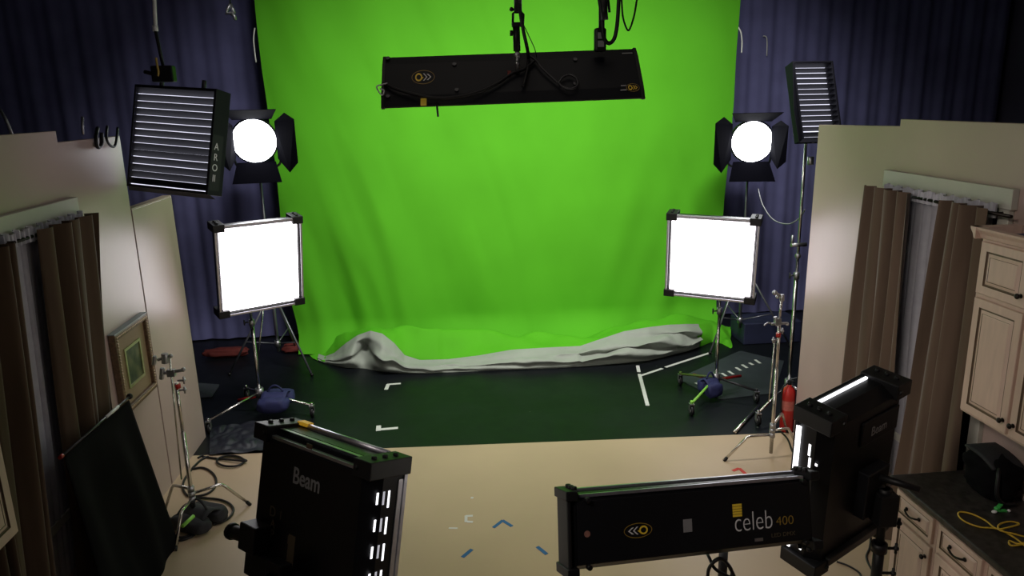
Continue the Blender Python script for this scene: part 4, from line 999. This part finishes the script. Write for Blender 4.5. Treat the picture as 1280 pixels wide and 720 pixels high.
saddle('sandbag', 'black sandbag slung over the base of the left chrome grip stand', 'sandbag', m_sand, (p_.x+.02, p_.y-.02), (.9, -.5), .36, .17, .12, 5.0, .01)
cs2, (bx, by, zt) = cstand('chrome grip stand on the beige floor in front of the fire extinguisher', (964, 560), [g2(905, 577), g2(1000, 567), g2(984, 541)], (974, 402))
Yc = by
build('grip_head', MB().cyl(Q(964, 405), Q(984, 404), .012).box(Vector(Q(972, 402))-Vector((.028, .02, .03)), Vector(Q(972, 402))+Vector((.028, .02, .03))).cyl(Q(969, 396), Q(972, 407), .016).ball(Q(984, 405), .016).tube(smooth_pts([Q(966, 405), Q(960, 403.5), Q(955, 407)], 4), .008, 6), m_steel, cs2, bevel=.003)
build('grip_arm', MB().cyl(Q(974, 402), Q(977.5, 372), .010), m_chrome, cs2)
build('grip_head', MB().cyl(Q(977.5, 376), Q(977.5, 368), .020).cyl(Q(978, 371), Q(969, 366), .012).ball(Q(968.5, 366), .022).ball(Q(972, 371), .018), m_steel, cs2, bevel=.003)
build('red_ring', MB().cyl(Q(973.2, 416), Q(972.8, 421), .0215), m_red, cs2)
build('lock_knob', tknob(Q(972.5, 425), (-1, -.1, .05), .045), m_steel, cs2); build('lock_knob', tknob(Q(973, 414), (1, -.1, .05), .035), m_steel, cs2)
build('second_rod', MB().cyl(Q(968.5, 424, .02), Q(961, 503, .06), .006), m_chrome, cs2)

# black stands of the foreground panels
def black_stand(label, base, top, feet_ang, sections, rad=.45, knobs=()):
    rt = thing('panel_stand', label, 'light stand', (base[0], base[1], 0)); bx, by = base
    zs = [.10] + sections + [top]
    for i in range(len(zs)-1):
        build('pole', MB().cyl((bx, by, zs[i]), (bx, by, zs[i+1]), .034-.006*i), m_rub, rt)
        build('collar', MB().cyl((bx, by, zs[i+1]-.05), (bx, by, zs[i+1]), .046-.006*i), m_rub, rt)
    for a in feet_ang:
        f = Vector((bx+rad*math.cos(R(a)), by+rad*math.sin(R(a)), .018))
        lg = build('leg', MB().cyl((bx, by, .38), f, .013), m_rub, rt)
        build('foot', MB().ball((f.x, f.y, .027), .02), m_rub, lg)
    for z, s in knobs:
        build('lock_knob', tknob((bx, by, z), (s, -.2, 0), .085), m_rub, rt)
    return rt
mp = xf(pd) @ Vector((.07, -.13, -.15))
d_b = at_y(1097, 690, mp.y-.02)
ds = black_stand('black stand with wing knobs under the right edge-on panel', (d_b.x, mp.y-.03), 1.30, (205, 325, 85), [.62, .98], .42, [(.62, 1), (.80, 1), (.95, 1), (1.10, 1)])
build('mount_arm', MB().cyl((d_b.x, mp.y-.03, 1.27), xf(pd) @ Vector((.12, -.10, -.05)), .022), m_rub, ds)
build('mount_block', MB().box((d_b.x-.05, mp.y-.085, 1.10), (d_b.x+.05, mp.y+.02, 1.28)), m_rub, ds, bevel=.008)
ep = at_y(907, 700, 3.06)
es = black_stand('thin stand under the long horizontal light bank', (ep.x, 3.09), 1.24, (200, 320, 80), [.5, .9], .45)
build('mount_arm', MB().cyl((ep.x, 3.09, 1.22), (ep.x, 3.02, 1.32), .018), m_rub, es)
mpc = xf(pc) @ Vector((-.04, -.18, -.22))
cst_ = black_stand('black stand behind the left foreground panel, mostly out of frame', (mpc.x-.03, mpc.y-.03), 1.12, (150, 270, 30), [.5, .8], .45)
build('mount_arm', MB().cyl((mpc.x-.03, mpc.y-.03, 1.10), xf(pc) @ Vector((-.04, -.10, -.22)), .022), m_rub, cst_)

# ------------------------------------------------------------------ flag, extinguisher, cables, tarp
fg = thing('black_flag', 'large black cloth flag leaning against the curtain at lower left', 'flag', (-2.33, 4.85, 0))
fc = [at_x(80, 571, -2.315), at_x(161, 500, -2.325), Vector((-2.20, 5.36, .02)), Vector((-2.16, 4.20, .02))]
def flagfn(u, v):
    p = (fc[3].lerp(fc[2], u)).lerp(fc[0].lerp(fc[1], u), v)
    e = math.sin(PI*v)*math.sin(PI*u)
    p.x += .03*math.sin(9*u+3*v)*e + .012*math.sin(21*u)*(1-v)
    return p
build('cloth', MB().grid(flagfn, 40, 30), m_flagcloth, fg, recalc=False, solid=.004)
tA = at_x(78, 569.5, -2.31); tB = at_x(162, 495.5, -2.32)
build('frame_rod', MB().cyl(tA, tB, .008), m_dkgrey, fg)
build('bright_rod_section', MB().cyl(tA.lerp(tB, .60), tA.lerp(tB, .80), .0105), m_print, fg, label='bare shiny stretch of the top rod')
build('red_tip', MB().cyl(tA + (tA-tB).normalized()*.03, tA, .012), m_red, fg)
build('corner_ball', MB().ball(tB, .022), m_rub, fg)
ex = thing('fire_extinguisher', 'red fire extinguisher standing beside the end of the right wall', 'fire extinguisher', (3.345, 6.80, 0))
exx, exy = at_z(982.5, 538.5, 0)[:2]
ex.location = (exx, exy, 0)
def lathe(b, c, prof, n=20):
    return b.grid(lambda u, v: (c[0]+prof[min(int(round(v*(len(prof)-1))), len(prof)-1)][0]*math.cos(2*PI*u), c[1]+prof[min(int(round(v*(len(prof)-1))), len(prof)-1)][0]*math.sin(2*PI*u), prof[min(int(round(v*(len(prof)-1))), len(prof)-1)][1]), n, len(prof)-1, closed_u=True)
build('cylinder', lathe(MB(), (exx, exy), [(.001, .004), (.060, .004), (.066, .015), (.066, .40), (.060, .435), (.042, .465), (.024, .48), (.022, .50), (.001, .50)]), m_red, ex)
build('valve', MB().cyl((exx, exy, .50), (exx, exy, .535), .020).bar((exx-.02, exy, .54), (exx+.075, exy, .565), .02, .010).bar((exx-.02, exy, .528), (exx+.07, exy, .528), .018, .008), m_rub, ex, bevel=.002)
build('hose', MB().tube(smooth_pts([(exx-.015, exy-.01, .52), (exx-.08, exy-.03, .48), (exx-.085, exy-.03, .30), (exx-.075, exy-.03, .18)], 5), .009, 8), m_rub, ex)
build('label_band', MB().cyl((exx, exy, .24), (exx, exy, .34), .0668, n=24, cap=False), mat('white_red_label', (.45, .12, .10, 1), .5, vary=.2, scale=30), ex)
U = lambda x, y, z=.016: at_z(180+x/2.667, 430+y/2.667, z)
def floor_cable(label, pts, r=.0105):
    return tag(build('floor_cable', MB().tube(smooth_pts(pts, 6), r, 7), m_rub), label, 'cable')
el = lambda cx_, cy_, rx, ry, a0, a1, n: [(cx_+rx*math.cos(R(a0+(a1-a0)*i/n)), cy_+ry*math.sin(R(a0+(a1-a0)*i/n))) for i in range(n+1)]
floor_cable('black cable coiled in a flat ring at the edge of the black floor', [U(x, y, .017+.0006*i) for i, (x, y) in enumerate(el(288, 390, 45, 18, 160, 720, 26))] + [U(210, 378), U(195, 372), U(180, 380)])
floor_cable('black cable winding along the foot of the left wall to the grip stand', [U(x, y, .018) for x, y in ((215, 375), (192, 385), (170, 405), (162, 416), (190, 412), (215, 420), (236, 440), (240, 468), (222, 492), (190, 505), (150, 507), (132, 488), (130, 465), (142, 440), (158, 420))])
floor_cable('black cable in a wide loop around the sandbag of the left grip stand', [U(x, y, .020) for x, y in ((170, 512), (210, 514), (252, 519), (285, 532), (298, 552), (288, 575), (262, 592), (230, 602))])
floor_cable('black cable bundle on the floor between the flag and the grip stand', [U(x, y, .016) for x, y in ((70, 575), (110, 590), (150, 600), (172, 612), (168, 635), (140, 650), (105, 655), (78, 640), (80, 618), (110, 606), (150, 610), (160, 630), (130, 645), (95, 640))])
floor_cable('thin dark cable curving on the beige floor below the edge-on panel', [at_z(px, py, .014) for px, py in ((1082, 660), (1088, 672), (1087, 685), (1083, 697), (1090, 712), (1100, 724))], .008)
floor_cable('short dark cable lying on the beige floor left of the black wing-knob stand', [at_z(px, py, .014) for px, py in ((1046, 702), (1060, 707), (1074, 716), (1078, 726))], .007)
floor_cable('dark cable trailing from the right grip stand behind the edge-on panel', [at_z(px, py, .014) for px, py in ((972, 536), (984, 548), (991, 565), (1000, 577), (1010, 582))], .009)
TP = [at_z(px, py, 0) for px, py in ((263, 538), (330, 528), (335, 566), (262, 571))]
def tarp(u, v):
    p = TP[3].lerp(TP[2], u).lerp(TP[0].lerp(TP[1], u), v)
    p.z = .014 + .030*abs(mnoise.noise(Vector((p.x*5, p.y*6, 1)))) + .02*abs(mnoise.noise(Vector((p.x*12, p.y*9, 4)))); return p
tag(build('dark_tarp', MB().grid(tarp, 50, 40), mat('navy_plastic', (.009, .010, .018, 1), .5, vary=.2, scale=6), recalc=False), 'crumpled dark navy tarp on the floor past the left wall', 'tarp')
db = thing('dark_board', 'dark grey board leaning behind the end of the left wall', 'board', (-2.75, 8.7, 0))
q = [at_y(248, 482, 8.6), at_y(275, 481, 8.9), at_y(262, 507, 8.4)]
build('board', MB().quad([Vector((q[0].x-.25, 8.75, q[0].z)), q[1], Vector((q[2].x+.02, 8.45, .012)), Vector((q[0].x-.25, 8.45, .012))]), mat('charcoal_board', (.035, .037, .05, 1), .6, vary=.1), db, solid=.012)
for lab, px, py, dx in (('red sandbag in the dark at far left behind the stand', 284, 441, .30), ('red sandbag in the dark beside the left foot of the green cloth', 371, 435, .20)):
    c = at_z(px, py, .05); o = blob('sandbag', m_redcloth, None, (c.x, c.y, .06), dx, .10, .06, px*.1, .2); tag(o, lab, 'sandbag')
tag(build('dark_crate', MB().box((3.95, 9.3, .004), (4.75, 9.8, .30)), mat('blue_black_crate', (.018, .022, .055, 1), .6, vary=.2), bevel=.01), 'low blue-black crate in the dark behind the right stands', 'crate')

# ------------------------------------------------------------------ lighting
def area(name, loc, target, sx, sy, power, color=(1, 1, 1), spread=180):
    l = bpy.data.lights.new(name, 'AREA'); l.shape = 'RECTANGLE'; l.size = sx; l.size_y = sy; l.energy = power; l.color = color; l.spread = R(spread)
    o = bpy.data.objects.new(name, l); col.objects.link(o); o.location = loc
    o.rotation_euler = (Vector(target) - Vector(loc)).to_track_quat('-Z', 'Y').to_euler()
    return o
area('screen_wash', (-.4, 6.4, 5.5), (.4, 10, .9), 1.6, .5, 80, (1, .98, .93), 110)
area('screen_wash', (2.6, 6.4, 5.5), (1.8, 10, .9), 1.6, .5, 80, (1, .98, .93), 110)
area('added_top_fill', (.3, 4.4, 6.2), (.3, 4.6, 0), 2.5, 1.5, 6, (1, .88, .76), 150)  # unseen overhead lamp added as weak ambient light
area('studio_fill', (.4, -1.0, 5.6), (.4, 6, .5), 4.0, 2.0, 2.5, (1, .86, .74), 160)  # unseen fill lamp added behind the viewpoint
area('added_cabinet_fill', (-1.6, .9, 4.9), (3.0, 3.8, .95), 1.0, .8, 12, (1, .88, .78), 75)  # unseen warm lamp added to brighten the right cabinets
w = bpy.data.worlds.new('studio_dark_world'); sc.world = w; w.use_nodes = True
w.node_tree.nodes['Background'].inputs[0].default_value = (.55, .58, 1.0, 1); w.node_tree.nodes['Background'].inputs[1].default_value = .012
sc.view_settings.view_transform = 'Standard'
sc.view_settings.look = 'None'
sc.view_settings.exposure = 0.0
try:
    sc.cycles.use_denoising = True
    sc.cycles.max_bounces = 6; sc.cycles.diffuse_bounces = 3; sc.cycles.sample_clamp_indirect = 4.0
except Exception: pass

# repeats share a group phrase
GROUPS = {'curtain': 'velvet curtains at the two windows', 'sheer_curtain': 'sheer curtains at the two windows', 'ruffled_valance': 'ruffled valances at the two windows',
          'curtain_rod': 'curtain rods of the two windows', 'stage_drape': 'dark drapes around the stage', 'panel_light': 'square panel lights on stands',
          'light_bank': 'long light banks', 'spotlight': 'round spotlights with barn doors', 'louvered_light': 'louvered lights above the walls',
          'rolling_stand': 'rolling light stands', 'tripod_stand': 'tripod stands of the spotlights', 'grip_stand': 'chrome grip stands', 'panel_stand': 'black stands of the foreground lights',
          'sandbag': 'sandbags on the studio floor', 'base_cabinet': 'base cabinets under the right worktop', 'wall_cabinet': 'cream wall cabinets',
          'tape_mark': 'tape marks on the floor', 'floor_cable': 'cables lying on the floor', 'power_cable': 'power cables of the hanging lights', 'drop_cable': 'cables hanging in front of the green cloth', 'hanging_rod': 'drop rods from the ceiling'}
for o in list(col.objects):
    if o.parent is None and 'category' in o and 'group' not in o:
        g = GROUPS.get(o.name.split('.')[0])
        if g: o['group'] = g
